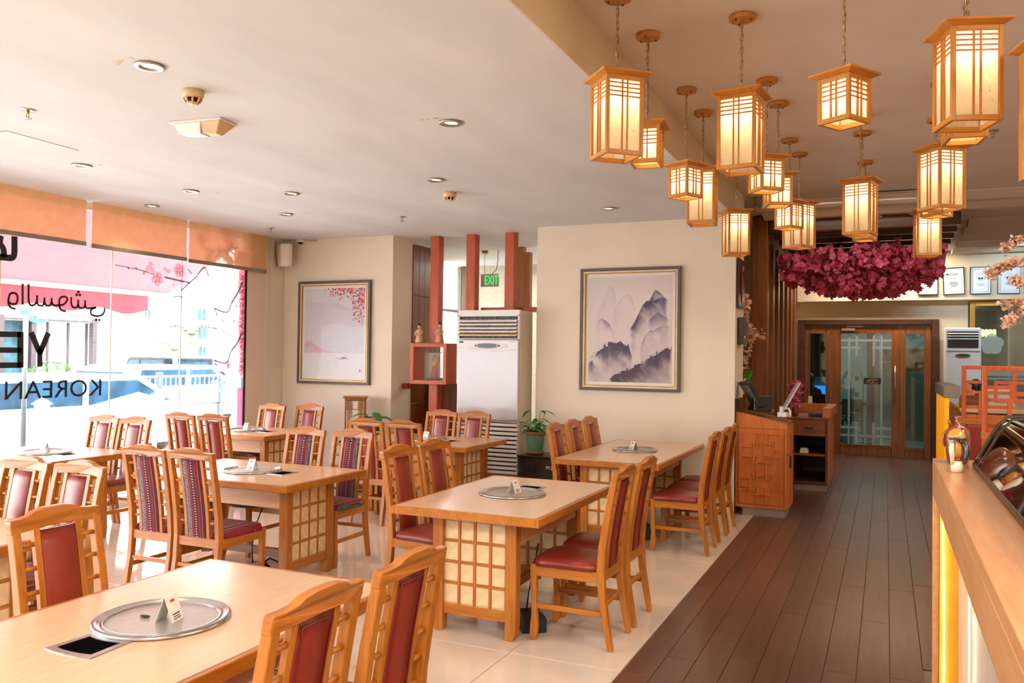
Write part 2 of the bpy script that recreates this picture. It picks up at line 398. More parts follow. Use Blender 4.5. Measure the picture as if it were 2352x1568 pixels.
w = boxes((-7.62, -7.43, 8.60, 9.1, 0, 3.15)); 
struct(w.build('wall_left_panelled', 'wall_paint'))
tag(boxes((-7.44, -7.424, 8.605, 8.72, 0, 3.15), (-7.44, -7.424, 8.728, 8.995, 0, 3.15)).build('trim_4', 'wall_paint', bevel=.002), kind='structure')
struct(boxes((-7.62, -7.38, -3, 8.27, -.12, .10)).build('trim_5', 'white_paint'))
struct(boxes((-7.47, -7.44, -2.95, 8.27, 3.08, 3.15)).build('trim_6', 'white_paint'))
struct(boxes((-3.72, -1.46, 8.985, 9.0, 0, .08)).build('baseboard_back', 'wall_paint'))
# alcove side wall (end face of the middle wall) with dark wainscot
struct(boxes((-1.457, -1.448, 9.02, 9.53, 0, 1.22)).build('trim_7', 'wainscot'))
# ---- shop-front glass
win = struct(empty('window_1', (-7.42, 0, 0)))
joints = [-2.9, -.2, 1.2, 2.5, 3.8, 5.05, 6.26, 7.21, 8.24]
for a, b_ in zip(joints[:-1], joints[1:]):
    B().box(-.004, .004, a + .004, b_ - .004, .10, 3.12).build('pane', 'clear_glass', win)
for j in joints[1:-1]: B().box(-.006, .006, j - .006, j + .006, .10, 3.12).build('glass_joint', 'white_plastic', win)
B().box(-.02, .02, 8.24, 8.27, .1, 3.12).build('window_frame', 'dark_metal', win)
# ---- room behind the opening
struct(boxes((-6.75, -6.6, 9.48, 11.75, 0, 3.15), (-6.75, -6.6, 12.6, 12.8, 0, 3.15), (-6.75, -6.6, 11.75, 12.6, 0, .5)).build('wall_side_room_left', 'wall_paint'))
struct(boxes((-6.75, -3.59, 12.65, 12.8, 0, 3.15)).build('wall_side_room_back', 'stone_wall'))
struct(boxes((-3.72, -3.59, 9.56, 12.65, 0, 3.15)).build('wall_side_room_right', 'stone_wall'))
w2 = struct(empty('window_2', (-6.62, 12.17, 0)))
B().box(-.005, .005, -.42, .43, .5, 3.14).build('pane', 'clear_glass', w2)
boxes((-.03, .03, -.42, .43, 2.36, 2.40), (-.03, .03, .38, .43, .5, 3.14)).build('window_frame', 'grey_paint', w2)
ww = tag(empty('wood_wall_panel', (-5.70, 9.48, 0)), 'tall red-brown timber cladding beside the opening behind the shelf post', 'wall panel')
for k_ in range(5):
    for (z0, z1) in ((.0, 1.0), (1.005, 2.42), (2.425, 3.1)):
        B().box(-.05, .012, .002 + k_ * .155, .153 + k_ * .155, z0, z1).build('plank', 'dark_oak_z', ww, bevel=.003)
pt = tag(empty('low_partition', (-5.35, 9.95, 0)), 'low brown wooden partition behind the shelf post', 'partition')
boxes((-.35, .75, -.02, .02, 0, 1.22)).build('panel', 'dark_oak_z', pt); boxes((-.36, .76, -.03, .03, 1.22, 1.26)).build('cap_rail', 'dark_oak_x', pt)

# ---- entrance door
d = struct(empty('door_1', (0, 15.5, 0)))
boxes((-1.42, -1.31, -.05, .12, 0, 2.34), (.69, .80, -.05, .12, 0, 2.34), (-1.31, .69, -.05, .12, 2.25, 2.34)).build('door_frame', 'walnut', d, bevel=.008)
def leaf(nm, x0, x1, g0, g1, gz0, gz1):
    L = boxes((x0, g0, 0, .05, .012, 2.245), (g1, x1, 0, .05, .012, 2.245), (g0, g1, 0, .05, .012, gz0), (g0, g1, 0, .05, gz1, 2.245)).build(nm, 'dark_oak_z', d, bevel=.006)
    boxes((g0, g1, .02, .028, gz0, gz1)).build('glass_pane', 'door_glass', L)
    boxes((g0 - .012, g0 + .004, -.008, .01, gz0 - .012, gz1 + .012), (g1 - .004, g1 + .012, -.008, .01, gz0 - .012, gz1 + .012), (g0, g1, -.008, .01, gz0 - .012, gz0 + .004), (g0, g1, -.008, .01, gz1 - .004, gz1 + .012)).build('glazing_bead', 'dark_oak_z', L)
    return L
leaf('side_light', -1.31, -.88, -1.22, -.955, .18, 2.105)
ml = leaf('door_leaf', -.875, .21, -.715, .092, .20, 2.107)
leaf('door_leaf', .215, .69, .30, .585, .17, 2.10)
fz = []
for x in (-.58, -.46): fz.append((x - .018, x + .018, .012, .018, .2 if x < -.5 else 1.72, 2.1))
for x in (-.07, -.19): fz.append((x - .018, x + .018, .012, .018, .2 if x > -.1 else 1.55, 2.1))
for z in (1.985, 1.86): fz.append((-.715, .092 if z > 1.9 else -.40, .012, .018, z - .02, z + .02))
fz.append((-.22, .092, .012, .018, 1.84, 1.88)); fz += [(-.715, .092, .012, .018, .335, .375), (-.715, -.42, .012, .018, .47, .51), (-.2, .092, .012, .018, .47, .51), (-.48, -.44, .012, .018, .2, .58), (-.21, -.17, .012, .018, .2, .58)]
fz = [(a, b2, c - .003, d_ - .006, e, f) for a, b2, c, d_, e, f in fz]
b = B()
for k_, (a, b2, c, d_, e, f) in enumerate(fz): b.add([(a, c - .0003 * k_, e), (b2, c - .0003 * k_, e), (b2, c - .0003 * k_, f), (a, c - .0003 * k_, f)], [(0, 1, 2, 3)])
b.build('frosted_lattice', 'frosted_glass', ml)
B().tube([(.14, -.055, .92), (.14, -.055, 1.56)], .012, 10).tube([(.14, -.055, 1.0), (.14, 0, 1.0)], .008, 8).tube([(.14, -.055, 1.48), (.14, 0, 1.48)], .008, 8).build('handle', 'steel', ml)
boxes((-.70, -.49, -.05, -.002, 2.15, 2.19), (-.62, -.36, -.06, -.045, 2.215, 2.225)).build('door_closer', 'brushed_steel', ml)
for z in (2.0, 1.9, 1.0, .3): boxes((-.882, -.872, -.01, .0, z, z + .08)).build('hinge', 'brushed_steel', ml)
sg = boxes((-.345, -.075, .000, .012, 1.24, 1.345)).build('pull_sign', 'black_plastic', ml)

FONT = []
def text(s, name, mat, size, loc, rot, parent=None, ext=.001, ax='LEFT', width=None, height=None):
    c = bpy.data.curves.new(name, 'FONT'); c.body = s; c.size = size; c.extrude = ext; c.align_x = ax; c.resolution_u = 3
    o = bpy.data.objects.new(name, c); COL.objects.link(o); bpy.context.view_layer.update()
    me = bpy.data.meshes.new_from_object(o.evaluated_get(bpy.context.evaluated_depsgraph_get()))
    bpy.data.objects.remove(o)
    xs_ = [v.co.x for v in me.vertices]; ys_ = [v.co.y for v in me.vertices]
    if width:
        k1 = width / (max(xs_) - min(xs_)); k2 = (height / (max(ys_) - min(ys_))) if height else k1; x0 = min(xs_) if ax == 'LEFT' else 0
        for v in me.vertices: v.co.x = (v.co.x - x0) * k1; v.co.y *= k2
    me.materials.clear(); me.materials.append(MATS[mat])
    o = bpy.data.objects.new(name, me); COL.objects.link(o); o.parent = parent; o.location = loc; o.rotation_euler = rot
    return o
text('PULL', 'lettering', 'brass', .045, (-.21, -.002, 1.252), (PI / 2, 0, 0), sg, ax='CENTER', width=.17)
B().tube([(-.28, -.003, 1.315), (-.24, -.003, 1.312), (-.20, -.003, 1.32), (-.16, -.003, 1.312), (-.13, -.003, 1.325)], .004, 5).build('lettering', 'brass', sg)

# ---- large window right of the door
w3 = struct(empty('window_3', (0, 15.5, 0)))
boxes((1.24, 1.32, -.05, .1, .9, 2.62), (1.32, 3.5, -.05, .1, 2.55, 2.62), (1.32, 3.5, -.05, .1, .9, .97), (2.62, 2.66, -.03, .05, .97, 2.55)).build('window_frame', 'brass', w3, bevel=.004)
boxes((1.32, 2.62, 0, .01, .97, 2.55)).build('pane', 'tinted_glass', w3); boxes((2.66, 3.5, 0, .01, .97, 2.55)).build('pane', 'tinted_glass', w3)
boxes((1.32, 3.5, -.006, -.002, 1.42, 1.50), (1.32, 3.5, -.006, -.002, 1.36, 1.39)).build('frosted_band', 'frosted_glass', w3)
fb = B()
for k_ in range(5):
    a = 2 * PI * k_ / 5 + .3; cx_, cz_ = 1.56 + .085 * math.cos(a), 1.93 + .085 * math.sin(a)
    fb.prism([(cx_ + .09 * math.cos(q * PI / 9), cz_ + .09 * math.sin(q * PI / 9)) for q in range(18)], 'y', -.008 - .0006 * k_, -.004)
fb.build('flower_decal', 'frosted_glass', w3)

# ---- rooms seen through the door and the window
fb2 = struct(boxes((-4.2, 3.7, 15.6, 21, -.12, 0)).build('floor', 'tile_dark'))
pt_m = B().box(0, .58, 0, .27, 0, .004).mesh('tile', 'tile_pale')
for i in range(-3, 5):
    for j in range(8): put('tile', pt_m, fb2, (i * .6 + (.3 if j % 2 else 0) - .2, 15.9 + j * .56, 0))
struct(boxes((-4.2, 3.7, 20.6, 20.75, 0, 3.5), (-4.35, -4.2, 15.6, 20.7, 0, 3.5), (3.65, 3.8, 15.6, 20.7, 0, 3.5)).build('wall_far_room', 'teal_wall'))
struct(boxes((-.20, 1.15, 17.8, 17.95, 0, 1.42)).build('wall_far_room_half', 'teal_wall'))
struct(boxes((-.20, 1.15, 17.78, 17.8, 0, .10)).build('baseboard_far', 'white_paint'))
tag(boxes((-.34, -.205, 17.6, 17.75, 0, 3.46)).build('wooden_post', 'dark_oak_z', bevel=.01), 'brown timber post seen through the glass door, beside a white pillar', 'post')
struct(boxes((-.205, -.12, 17.75, 17.95, 0, 3.46)).build('wall_pillar', 'white_paint'))
tag(boxes((-.10, 1.1, 17.82, 17.9, 1.425, 1.88)).build('mural', 'mural_brown'), 'brown photo mural seen through the door glass above the grey half wall', 'picture')
text('Opening', 'lettering', 'card_white', .14, (-.05, 17.815, 1.60), (PI / 2, 0, 0), S.objects['mural'], width=.22)

# ============================================================ CHAIRS
def profile_leg(pts, w0):
    """pts: list of (y centre, z, half depth); returns a (y,z) outline"""
    return [(y - h, z) for y, z, h in pts] + [(y + h, z) for y, z, h in reversed(pts)]
def make_chair(kind):
    seatm = 'leather' if kind != 'woven' else 'woven_stripe'
    t = empty('dining_chair')
    W = .195
    rear = profile_leg([(-.262, 0, .014), (-.240, .12, .017), (-.212, .28, .020), (-.200, .44, .023), (-.210, .58, .022), (-.238, .76, .020), (-.268, .92, .018), (-.284, .985, .016)], 0)
    for s in (-1, 1): B().prism(rear, 'x', s * W, s * (W - .036)).build('leg', 'oak_z', t, bevel=.003)
    front = profile_leg([(.203, 0, .013), (.203, .03, .020), (.200, .08, .022), (.198, .15, .016), (.203, .26, .016), (.205, .40, .019), (.205, .44, .019)], 0)
    for s in (-1, 1): B().prism(front, 'x', s * .198, s * (.198 - .038)).build('leg', 'oak_z', t, bevel=.003)
    for s in (-1, 1):
        boxes((s * .192, s * .170, -.19, .19, .372, .432)).build('seat_rail', 'oak_y', t, bevel=.002)
        boxes((s * .190, s * .172, -.205, .19, .185, .215)).build('stretcher', 'oak_y', t, bevel=.002)
    boxes((-.17, .17, .190, .212, .372, .432)).build('seat_rail', 'oak_x', t, bevel=.002)
    boxes((-.165, .165, -.215, -.192, .375, .435)).build('seat_rail', 'oak_x', t, bevel=.002)
    boxes((-.165, .165, -.225, -.205, .235, .262)).build('stretcher', 'oak_x', t, bevel=.002)
    # cushion: domed pad
    n = 10; vs = []; fs = []
    def sup(u):  return math.copysign(abs(u) ** .8, u)
    b = B(); rings = [(.0, .430, 1.0), (.0, .446, 1.02), (.004, .462, 1.015), (.02, .474, .97), (.06, .482, .85), (.12, .487, .6)]
    def outline(ins, k):
        pts = []
        for q in range(28):
            a = 2 * PI * q / 28; cx, cy = math.cos(a), math.sin(a)
            m = (abs(cx) ** 7 + abs(cy) ** 7) ** (-1 / 7)
            x, y = cx * m, cy * m
            x *= (.197 - ins * .5 + .01 * max(y, 0)) * (1 if k > .99 else 1); y *= (.212 - ins * .5)
            pts.append((x * (k if k < .99 else 1), y * (k if k < .99 else 1)))
        return pts
    prev = None
    for ins, z, k in rings:
        base = len(vs); vs += [(x, y + .012, z) for x, y in outline(ins, k)]
        if prev is not None: fs += [(prev + q, prev + (q + 1) % 28, base + (q + 1) % 28, base + q) for q in range(28)]
        prev = base
    vs.append((0, .012, .489)); fs += [(prev + q, prev + (q + 1) % 28, len(vs) - 1) for q in range(28)]; fs.append(tuple(range(28))[::-1])
    seat = B().add(vs, fs, 0, True).build('seat', seatm, t)
    if kind != 'woven':
        B().tube([(x, y + .012, .442) for x, y in outline(-.004, 1)], .0035, 5, closed=True).build('piping', 'leather_piping', seat)
    def yb(z):  # centre line of the back
        P = [(.44, -.200), (.58, -.210), (.76, -.238), (.92, -.268), (1.04, -.290)]
        for (z0, y0), (z1, y1) in zip(P, P[1:]):
            if z <= z1: return y0 + (y1 - y0) * (z - z0) / (z1 - z0)
        return P[-1][1]
    # inner stiles
    def curved(x0, x1, h, za, zb, n_=8, mi=0):
        pts = [(yb(za + (zb - za) * q / n_), za + (zb - za) * q / n_, h) for q in range(n_ + 1)]
        return profile_leg(pts, 0)
    for s in (-1, 1): B().prism(curved(0, 0, .012, .41, .955), 'x', s * .078, s * .105).build('stile', 'oak_z', t, bevel=.002)
    # crest rail with raised middle
    top = [(-.198, .984), (-.196, .998), (-.150, .999), (-.115, 1.004), (-.088, 1.018), (-.04, 1.026), (.04, 1.026), (.088, 1.018), (.115, 1.004), (.150, .999), (.196, .998), (.198, .984)]
    bot = [(.198, .945), (.11, .950), (.0, .955), (-.11, .950), (-.198, .945)]
    cr = B().prism(top + bot, 'y', -.018, .016)
    cr.v = [(x, y + yb(.985) - .012 * math.cos(x / .2 * PI / 2) - .0 * z, z) for x, y, z in cr.v]
    cr.v = [(x, y - (z - .985) * .18, z) for x, y, z in cr.v]
    cr.build('crest_rail', 'oak_x', t, bevel=.003)
    # rungs
    for z in (.895, .805, .715, .625, .535):
        for s in (-1, 1):
            B().tube([(s * .100, yb(z), z), (s * .165, yb(z), z)], .0095, 8).build('rung', 'oak_x', t)
    # padded panel
    vs = []; fs = []; n_ = 12; prof = [(-.079, -.006), (-.079, .008), (-.066, .017), (0, .021), (.066, .017), (.079, .008), (.079, -.006), (.074, -.014), (-.074, -.014)]
    za, zb = (.425, .945)
    for q in range(n_ + 1):
        z = za + (zb - za) * q / n_; k = .6 if q in (0, n_) else 1
        vs += [(x, yb(z) + y * k, z) for x, y in prof]
    m = len(prof)
    for q in range(n_):
        for p in range(m): p2 = (p + 1) % m; fs.append((q * m + p, q * m + p2, (q + 1) * m + p2, (q + 1) * m + p))
    fs += [tuple(range(m)), tuple(n_ * m + p for p in range(m))[::-1]]
    pad = B().add(vs, fs, 0, True).build('back_panel', seatm, t)
    if kind == 'piped':
        pts = [(-.066, yb(z) - .0165, z) for z in np.linspace(.44, .93, 9)] + [(.066, yb(z) - .0165, z) for z in np.linspace(.93, .44, 9)]
        B().tube(pts, .003, 5, closed=True).build('piping', 'leather_piping', pad)
    return t
CH = {}
GROUP = 'wooden dining chairs around the grill tables'
def chair(x, y, face, kind, label):
    """face: compass of the sitter's gaze, 0 = +y, 90 = -x"""
    if kind not in CH: c = CH[kind] = make_chair(kind)
    else: c = copy_tree(CH[kind])
    c.location = (x, y, 0); c.rotation_euler = (0, 0, math.radians(face))
    tag(c, label, 'chair', GROUP)
P, Wv = 'piped', 'woven'
chair(-1.675, 1.85, 90, P, 'oak chair with dark red back nearest the camera, at the foreground table corner')
chair(-1.665, 2.33, 89, P, 'oak chair seen from behind, second on the aisle side of the foreground table')
chair(-2.745, 2.31, -90, 'plain', 'oak chair with plain maroon panel across the foreground table, below left')
chair(-1.66, 4.70, 90, P, 'nearer oak chair with red seat on the aisle side of the middle table')
chair(-1.655, 5.17, 90, P, 'farther oak chair with red seat on the aisle side of the middle table')
chair(-2.77, 4.91, -96, 'plain', 'nearer red-backed oak chair on the window side of the middle table')
chair(-2.77, 5.39, -95, 'plain', 'farther red-backed oak chair on the window side of the middle table')
for y, w_ in ((7.22, 'nearest'), (7.77, 'middle'), (8.22, 'farthest')):
    chair(-1.61, y, 90, P, f'{w_} of three red-seated chairs between the long wall table and the aisle')
for y, w_ in ((7.33, 'nearest'), (7.82, 'middle'), (8.32, 'farthest')):
    chair(-2.545, y, -90, 'plain', f'{w_} of three chairs on the plant side of the long wall table')
chair(-4.51, 4.37, 0, Wv, 'left chair in striped woven cloth with its back to the camera')
chair(-4.10, 4.37, 0, Wv, 'right chair in striped woven cloth with its back to the camera, striped seat showing')
chair(-4.49, 5.49, 180, Wv, 'striped woven chair facing the camera, left one behind its table')
chair(-4.03, 5.515, 180, Wv, 'striped woven chair facing the camera, right one with seat showing beside the grid panel')
chair(-4.585, 7.08, 0, P, 'red padded chair with back to camera at the table before the air conditioner, left one')
chair(-4.165, 7.08, 0, P, 'red padded chair with back to camera at the table before the air conditioner, right one')
chair(-4.60, 8.06, 180, 'plain', 'red-backed chair facing the camera in front of the orange post')
chair(-4.175, 8.04, 180, 'plain', 'red-backed chair facing the camera in front of the louvres of the air conditioner')
chair(-4.56, 3.01, 180, 'plain', 'chair with glossy pinkish panel cut by the left picture edge, facing the camera')
chair(-4.14, 3.03, 180, 'plain', 'chair with glossy pinkish panel beside the striped chairs, facing the camera')
chair(-6.915, 5.51, 180, 'plain', 'left of two red-backed chairs behind the window table at far left')
chair(-6.50, 5.505, 180, 'plain', 'right of two red-backed chairs behind the window table at far left')
chair(-6.62, 6.73, 0, P, 'left of two red chairs with backs to the camera against the bright window')
chair(-6.20, 6.75, 0, P, 'right of two red chairs with backs to the camera against the bright window')
chair(-6.85, 7.86, 180, 'plain', 'red-backed chair facing the camera nearest the corner speaker wall')
chair(-6.41, 8.02, 180, 'plain', 'red-backed chair facing the camera under the pale cherry-branch painting')

# ============================================================ TABLES
LID = None
def lid_vent():
    v = B()
    def ring(r, z): return [(r * x, r * y, z) for x, y in ()]
    return v
def make_lid():
    b = B().lathe([(.207, .0), (.218, .002), (.219, .007), (.214, .0125), (.207, .0140), (.199, .0115), (.193, .0070), (.190, .0072), (.187, .0098), (.183, .0102), (.179, .0076), (.1765, .0036)], n=72, cap=False)
    t = b.build('grill_cover', 'steel')
    B().lathe([(.0001, .0036), (.1768, .0036)], n=72, smooth=False).build('cover_disc', 'disc_steel', t)
    B().lathe([(.205, .0137), (.2085, .0154), (.213, .0138)], n=72, cap=False).build('rolled_rim', 'steel', t)
    return t
def make_table(L, mid=False):
    Wd = .475; t = empty('grill_table'); h = L / 2
    # wood edge with an inset laminate sheet
    top = B()
    for (x0, x1, y0, y1) in ((-h, h, -Wd, -Wd + .022), (-h, h, Wd - .022, Wd), (-h, -h + .022, -Wd + .022, Wd - .022), (h - .022, h, -Wd + .022, Wd - .022)): top.box(x0, x1, y0, y1, .700, .749)
    top.box(-h + .022, h - .022, -Wd + .022, Wd - .022, .700, .742)
    top.build('table_top', 'oak_x', t, bevel=.003)
    boxes((-h + .024, h - .024, -Wd + .024, Wd - .024, .7425, .7505)).build('laminate_sheet', 'laminate', t)
    ex = h - .19; ly = .275
    for sx in (-1, 1):
        for sy in (-1, 1):
            foot = [(sy * ly, .70), (sy * ly, .10), (sy * (ly - .004), .04), (sy * (ly - .018), 0), (sy * (ly - .07), 0), (sy * (ly - .07), .70)]
            B().prism(foot, 'x', sx * (ex - .035), sx * (ex + .035)).build('leg', 'oak_z', t, bevel=.004)
        pn = empty('end_panel', (sx * ex, 0, 0)); pn.parent = t
        boxes((-.012, .012, -.205, .205, .155, .69)).build('paper_backing', 'shoji_paper', pn)
        boxes((-.02, .02, -.206, .206, .10, .165)).build('rail', 'oak_y', pn, bevel=.003); boxes((-.02, .02, -.206, .206, .665, .70)).build('rail', 'oak_y', pn, bevel=.003)
        for k_ in range(3): y = -.1025 + .1025 * k_; boxes((-.02, .02, y - .007, y + .007, .165, .665)).build('lattice_bar', 'oak_z', pn)
        for k_ in range(3): z = .165 + .125 * (k_ + 1); boxes((-.0195, .0195, -.205, .205, z - .007, z + .007)).build('lattice_bar', 'oak_y', pn)
        for k_ in range(4):
            for j in range(4):
                put('shoji_pane', PANE, pn, (0, -.1537 + .1025 * k_, .2275 + .125 * j))
    if mid:
        for k_ in range(1):
            boxes((-.03, .03, -.29, -.22, 0, .70), (-.03, .03, .22, .29, 0, .70)).build('middle_leg', 'oak_z', t, bevel=.003)
    for s in (-1, 1):
        boxes((-ex + .036, ex - .036, s * .250, s * .262, .545, .70)).build('apron', 'laminate_side', t)
    sc = [(-ex + .036, .19), (ex - .036, .19), (ex - .036, .09), (ex - .12, .10), (ex - .17, .135), (ex - .22, .13), (-ex + .22, .13), (-ex + .17, .135), (-ex + .12, .10), (-ex + .036, .09)]
    B().prism(sc, 'y', -.014, .014).build('stretcher', 'dark_oak_x', t, bevel=.002)
    B().lathe([(.0, .50), (.17, .50), (.19, .52), (.19, .545), (.205, .55), (.205, .70)], n=28).build('burner_housing', 'walnut', t)
    # down-draught slot beside the grill lid
    vf = B(); n_ = 8; out = []; inn = []
    def arc(r, a0, a1, m_): return [(r * math.cos(a0 + (a1 - a0) * q / m_), r * math.sin(a0 + (a1 - a0) * q / m_)) for q in range(m_ + 1)]
    o_ = [(x, y) for x, y in arc(.212, -.42, .42, 8)] + [(.345 + .022 * math.cos(a * 1.0), y) for a, y in ((.9, .098), (.4, .05), (0, 0), (.4, -.05), (.9, -.098))]
    i_ = [(x, y) for x, y in arc(.236, -.29, .29, 8)] + [(.322 + .022 * math.cos(a * 1.0), y) for a, y in ((.9, .073), (.4, .04), (0, 0), (.4, -.04), (.9, -.073))]
    m_ = len(o_)
    vs = [(x, y, .7505) for x, y in o_] + [(x * 1, y * .99, .7535) for x, y in o_] + [(x, y, .7535) for x, y in i_] + [(x, y, .744) for x, y in i_]
    fs = []
    for lv in range(3):
        for q in range(m_): q2 = (q + 1) % m_; fs.append((lv * m_ + q, lv * m_ + q2, (lv + 1) * m_ + q2, (lv + 1) * m_ + q))
    vfo = vf.add(vs, fs).build('vent_frame', 'brushed_steel', t)
    B().prism(i_, 'z', .7508, .7514).build('vent_dark_sheet', 'slot_shade_black', vfo)  # flat black sheet paints the dark of a slot that is not cut
    lid = make_lid(); lid.parent = t; lid.location = (0, 0, .7508); lid.rotation_euler = (0, 0, .3)
    return t
PANE = boxes((-.0165, .0165, -.0425, .0425, -.053, .053)).mesh('shoji_pane', 'shoji_paper', .002)
def make_card():
    t = empty('tent_card'); a = .24; w_ = .035
    for s in (-1, 1):
        B().prism([(s * .030, 0), (s * .0315, 0), (s * .0015, .082), (0, .082)], 'x', -w_, w_).build('card_panel', 'card_white', t)
        n = Vector((0, s * math.cos(.36), math.sin(.36)))
        for (x0, x1, k0, k1, m_) in ((-.012, .012, .74, .84, 'ink_red'), (-.022, .022, .26, .30, 'ink_black'), (-.018, .018, .17, .20, 'ink_black'), (-.022, .022, .09, .12, 'ink_black')):
            y0, y1 = s * (.0318 - .030 * k0), s * (.0318 - .030 * k1); z0, z1 = .082 * k0, .082 * k1
            b = B().add([(x0, y0, z0), (x1, y0, z0), (x1, y1, z1), (x0, y1, z1), (x0, y0 + s * .0006, z0), (x1, y0 + s * .0006, z0), (x1, y1 + s * .0006, z1), (x0, y1 + s * .0006, z1)],
                        [(0, 1, 2, 3), (4, 7, 6, 5), (0, 4, 5, 1), (1, 5, 6, 2), (2, 6, 7, 3), (3, 7, 4, 0)])
            b.build('print_line', m_, t)
    return t
lid0 = card0 = None; TB = {}
def table(x, y, rz, L, where, card_at=(.02, .02), cr=0, lbl=None):
    global card0
    if L not in TB: tb = TB[L] = make_table(L)
    else: tb = copy_tree(TB[L])
    tb.location = (x, y, 0); tb.rotation_euler = (0, 0, math.radians(rz))
    tag(tb, 'oak grill table ' + where, 'table', 'grill tables of the dining area')
    c = make_card() if card0 is None else copy_tree(card0)
    card0 = card0 or c; c.location = (x + card_at[0], y + card_at[1], .7548); c.rotation_euler = (0, 0, math.radians(cr))
    tag(c, 'folded card, table ' + where, 'card', 'tent cards on the grill lids')
table(-2.205, 2.09, 270, 1.42, 'filling the bottom left foreground', (.03, .0), 106)
table(-2.21, 4.97, 90, 1.42, 'in the middle, front lattice panel of cream squares', (-.0, .03), 80)
table(-2.20, 7.84, 90, 1.93, 'standing longest, under the mountain painting', (-.02, .01), 146)
table(-4.38, 4.99, 0, 1.42, 'between the four striped woven chairs', (-.0, .0), 174)
table(-4.41, 7.67, 0, 1.42, 'in front of the tall air conditioner', (-.0, .0), 172)
table(-6.685, 4.99, 0, 1.20, 'at far left by the shop window with bluish glare', (-.0, .0), 172)
table(-6.69, 7.51, 0, 1.32, 'in the window corner below the cherry painting', (-.0, .0), 172)
table(-4.38, 2.50, 0, 1.42, 'cut by the left picture edge behind the maroon chair', (-.0, .0), 172)
# small black thing under the foreground card
tag(B().ball((0, 0, .004), .022, 12, sy=.45, sz=.16).build('table_pebble', 'black_plastic', loc=(-2.27, 2.075, .7542)), 'small flat black pebble beside the tent card on the foreground lid', 'weight')
# exhaust motor boxes on the floor and their cables
def floor_box(x, y, rz, label, up):
    t = tag(empty('blower_box', (x, y, 0), rz), label, 'blower')
    B().prism([(-.075, 0), (.075, 0), (.075, .085), (.03, .12), (-.075, .12)], 'y', -.06, .06).build('casing', 'black_plastic', t, bevel=.005)
    pts = [(.0, .06, .10), (.03, .12, .13), (.07, .18, .09), (.08, .17, .03), (.03, .12, .012), (.0, .07, .03)]
    B().tube(pts, .007, 7).build('cable_loop', 'black_plastic', t)
    B().tube([(-.04, 0, .115), (-.03, -.03, .25), (.0, -.04, .40), (.03, 0, .52)], .005, 6).build('cable', 'black_plastic', t)
floor_box(-1.93, 4.66, .6, 'small black blower box with cable loop on the tiles under the middle table', 1)
floor_box(-4.15, 4.80, .2, 'small black blower box on the tiles under the striped-chair table', 1)
floor_box(-2.0, 7.45, .4, 'small black blower box under the long wall table', 1)

# ============================================================ LANTERNS
def chain_mesh(L):
    b = B(); n = max(2, int(L / .034)); step = L / n
    for k_ in range(n):
        c = -(k_ + .5) * step; h = step * .62; w_ = .0075; pts = []
        for a in range(10):
            q = 2 * PI * a / 10; pts.append((w_ * math.cos(q), 0, c + (h - w_) * (1 if math.sin(q) > 0 else -1) + w_ * math.sin(q)) if k_ % 2 else (0, w_ * math.cos(q), c + (h - w_) * (1 if math.sin(q) > 0 else -1) + w_ * math.sin(q)))
        b.tube(pts, .0021, 4, closed=True)
    b.tube([(.004 * math.sin(q * 1.3), .004 * math.cos(q * 1.3), -L * q / 14) for q in range(15)], .0018, 4)
    return b
def make_lantern(wd, ht, broad=False):
    t = empty('pendant_lantern')   # origin: centre of the lantern's bottom
    h = wd / 2; p = .018 if not broad else .045; lw = 'lantern_wood_'
    for sx in (-1, 1):
        for sy in (-1, 1): B().box(sx * h, sx * (h - p), sy * h, sy * (h - p), 0, ht).build('corner_post', lw + 'z', t, bevel=.002)
    for z0, z1 in ((0, .022 if not broad else .045), (ht - .02 if not broad else ht - .05, ht)):
        for s in (-1, 1):
            B().box(-h + p, h - p, s * h, s * (h - .016), z0, z1).build('rail', lw + 'x', t, bevel=.0015)
            B().box(s * h, s * (h - .016), -h + p, h - p, z0, z1).build('rail', lw + 'y', t, bevel=.0015)
    o = h + .030
    rf = B().add([(-h, -h, ht), (h, -h, ht), (h, h, ht), (-h, h, ht), (-o, -o, ht + .014), (o, -o, ht + .014), (o, o, ht + .014), (-o, o, ht + .014),
                  (-o, -o, ht + .024), (o, -o, ht + .024), (o, o, ht + .024), (-o, o, ht + .024)],
                 [(3, 2, 1, 0), (0, 1, 5, 4), (1, 2, 6, 5), (2, 3, 7, 6), (3, 0, 4, 7), (4, 5, 9, 8), (5, 6, 10, 9), (6, 7, 11, 10), (7, 4, 8, 11), (8, 9, 10, 11)])
    rf.build('roof', lw + 'x', t, bevel=.0015)
    for k_ in range(4):
        M = Matrix.Rotation(k_ * PI / 2, 4, 'Z')
        la = B(); y0, y1 = -h + .001, -h + .009
        if not broad:
            for x in (-.0135, .0135): la.box(x - .0035, x + .0035, y0, y1, .02, ht - .02)
            for z in (.037, .058, .079, .100): la.box(-h + p, h - p, y0 + .001, y1, ht - z - .003, ht - z + .003)
        else:
            for x in (-.05, .0, .05): la.box(x - .005, x + .005, y0, y1, .04, ht - .05)
            for z in (.10, .16, ht - .10, ht - .16): la.box(-h + p, h - p, y0 + .001, y1, z - .005, z + .005)
        la.move(M).build('lattice', lw + 'z', t)
        B().add([(-h + p - .004, -h + .012, .016), (h - p + .004, -h + .012, .016), (h - p + .004, -h + .012, ht - .016), (-h + p - .004, -h + .012, ht - .016)], [(0, 1, 2, 3)]).move(M).build('paper_panel', 'lantern_paper', t)
    B().lathe([(.011, ht - .001), (.011, ht - .045), (.013, ht - .05)], n=10).build('bulb_socket', 'brass', t)
    B().ball((0, 0, ht - .085), .014, 12).build('bulb', 'bulb_glass', t)
    return t
